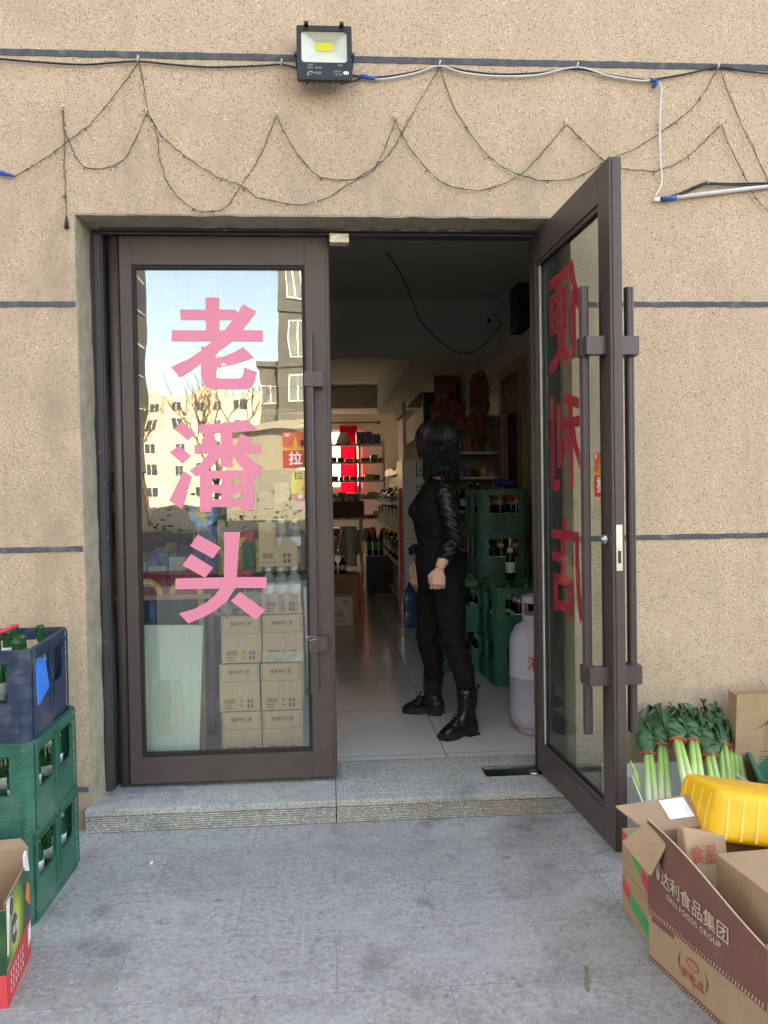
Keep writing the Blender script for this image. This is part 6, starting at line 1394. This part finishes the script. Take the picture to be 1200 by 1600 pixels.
def knee(p): return .0035*math.sin(p.z*95+5*noise.noise(p*12))*math.exp(-((p.z-.50)/.08)**2)+.002*math.sin(p.z*60+6*noise.noise(p*8))*math.exp(-((p.z-.27)/.08)**2)
fuse(q, 'trousers', 'trouser', wo, .006, 4, .002, 25, knee)
# boots
def boot(heel, toe, ankle, nm):
    heel = Vector(heel); toe = Vector(toe); d = (toe-heel); ln = d.length; d.normalize(); s = Vector((-d.y, d.x, 0)); z0 = FZ
    P = lambda u, v, z: heel+d*u+s*v+Vector((0, 0, z-heel.z+z0))
    out = [(0, .026), (.012, .033), (.06, .034), (.11, .034), (.16, .042), (.20, .043), (.235, .034), (.250, .016)]
    sc = ln/.25; poly = [(u*sc, v) for u, v in out]+[(u*sc, -v) for u, v in reversed(out)]
    rt = thing('x', '', '')
    bpy.data.objects.remove(rt)
    lift = lambda u: .022*max(0, 1-u/(.16*sc))**.8
    g = MB(); vs = []; n_ = len(poly)
    for zt in (0, 1, 2):
        for u, v in poly:
            base = lift(u); vs.append(P(u, v*(1.0 if zt < 2 else .97), (.014 if u > .05*sc else .014)+base*1.0-.014 if zt == 0 else base+.024+(0 if zt == 1 else .006)))
    fs = []
    for k in (0, 1): fs += [(k*n_+i, k*n_+(i+1) % n_, (k+1)*n_+(i+1) % n_, (k+1)*n_+i) for i in range(n_)]
    g.add(vs, fs+[tuple(range(n_-1, -1, -1)), tuple(range(2*n_, 3*n_))])
    hpoly = [(0, .027), (.012, .034), (.07*sc, .034), (.07*sc, -.034), (.012, -.034), (0, -.027)]
    g.prism(hpoly, lambda u, v, w_: P(u+(.006 if w_ < .01 else 0), v, w_), 0, .045)
    for k in range(9):
        for s_ in (-1, 1):
            u = .0+.030*k*sc*.92
            if .075*sc < u < .13*sc: continue
            v = .034 if u < .12 else .041; v = v if u < .21 else .03
            g.hexa([P(u, s_*v, 0), P(u+.014, s_*v, 0), P(u+.014, s_*(v+.003), 0), P(u, s_*(v+.003), 0)], [P(u, s_*v, .014), P(u+.014, s_*v, .014), P(u+.014, s_*(v+.003), .014), P(u, s_*(v+.003), .014)])
    bo = MB()
    A = Vector(ankle); rings = []
    for u, z, w_, h_ in ((.245, .030, .014, .010), (.232, .036, .030, .018), (.205, .042, .038, .026), (.17, .052, .037, .034), (.135, .066, .034, .044)):
        rings.append([P(u*sc+.0*a, w_*math.cos(a), z-.008+h_*max(-.35, math.sin(a))) for a in [2*math.pi*j/18 for j in range(18)]])
    bo.loft(rings)
    sh = []
    for z, u, rl, rw in ((.045, .058, .062, .033), (.065, .066, .068, .034), (.085, .068, .062, .034), (.11, .062, .050, .035), (.14, .056, .050, .042), (.18, .054, .054, .049), (.232, .054, .056, .052)):
        sh.append([P(u*sc+rl*math.cos(a), rw*math.sin(a), z)+Vector((A.x-P(.055*sc, 0, 0).x, A.y-P(.055*sc, 0, 0).y, 0))*max(0, (z-.10)/.1)*.5 for a in [2*math.pi*j/20 for j in range(20)]])
    bo.loft(sh)
    o = fuse(bo, 'boot', 'boot', wo, .0045, 3, .0018, 55)
    ORG[o.name] = ORG[wo.name]
    g.build('sole', 'sole', o)
    g = MB()
    for k in range(6):
        u, z = (.155-.012*k)*sc if k < 3 else .110*sc, .088+.012*k if k < 3 else .115+.020*(k-2)
        top = P(u+.0, 0, z); g.tube([top+s*.022-Vector((0, 0, .006)), top+d*.006+Vector((0, 0, .004)), top-s*.022-Vector((0, 0, .006))], .0026, 5)
    g.build('laces', 'sole', o)
    g = MB(); b = sh[-1][10]; g.tube([b+Vector((0, 0, -.02)), b-d*.012+Vector((0, 0, .008)), b-d*.026+Vector((0, 0, .006)), b-d*.014-Vector((0, 0, .012))], .004, 6, ell=.5); g.build('pull_tab', 'sole', o)
boot((.752, .80, FZ), (.560, .705, FZ), (.708, .800, 0), 'near'); boot((.640, 1.165, FZ), (.432, 1.265, FZ), (.590, 1.185, 0), 'far')
# wavy hair
g = MB(); g.ell(hp(-.030, 0, .028), .102, .088, .098, 20, 12, rot=Matrix((HF, HS, Vector((0, 0, 1)))).transposed())
g.ell(hp(-.052, 0, -.045), .080, .090, .095, 18, 10, rot=Matrix((HF, HS, Vector((0, 0, 1)))).transposed()); g.ell(hp(-.075, 0, -.105), .062, .092, .075, 18, 10, rot=Matrix((HF, HS, Vector((0, 0, 1)))).transposed())
hb = fuse(g, 'hair', 'hair', wo, .006, 2, .004, 28); ORG[hb.name] = ORG[wo.name]
g = MB(); rr = random.Random(77)
for k in range(900):
    az = rr.uniform(.50, 2*math.pi-.50); el = rr.uniform(-.2, 1.35)
    if k % 5 == 0: az = rr.uniform(.35, .8)*(1 if k % 2 else -1)
    r0 = .100; pts = []; ln = rr.uniform(.10, .17) if el > .5 else rr.uniform(.07, .13); ph = rr.uniform(0, 6.28); amp = rr.uniform(.003, .008); n_ = 10
    el0 = el; z = .03+.098*math.sin(el); f = -.028+r0*math.cos(el)*math.cos(az); sd2 = .088*math.cos(el)*math.sin(az)
    for j in range(n_):
        u = j/(n_-1)
        if el > -.15 and u < .7: el -= ln/(n_-1)/.1
        if el > -.2: ff, ss, zz_ = -.030+.104*math.cos(el)*math.cos(az), .091*math.cos(el)*math.sin(az), .028+.10*math.sin(el)
        else: ff, ss, zz_ = ff-.003, ss*1.01, zz_-ln/(n_-1)
        w1 = amp*math.sin(ph+u*13)*(0.3+u); w2 = amp*math.cos(ph+u*11)*(0.3+u)
        pts.append(hp(ff+w1, ss+w2, zz_))
    g.tube(pts, [.0034*(1-.65*j/(n_-1)) for j in range(n_)], 5)
for k in range(640):
    az = rr.uniform(.75, 2*math.pi-.75); z = rr.uniform(-.14, .02); rad = (.092, .098); pts = []; ph = rr.uniform(0, 6.28)
    for j in range(8): u = j/7; q = 1+.10*u; pts.append(hp(-.058+rad[0]*q*math.cos(az)*.88+.007*math.sin(ph+u*9), rad[1]*q*math.sin(az)+.007*math.cos(ph+u*9), z-.065*u))
    g.tube(pts, [.0032*(1-.6*j/7) for j in range(8)], 5)
g.build('curls', 'hair', hb)

wo.location.x -= .022
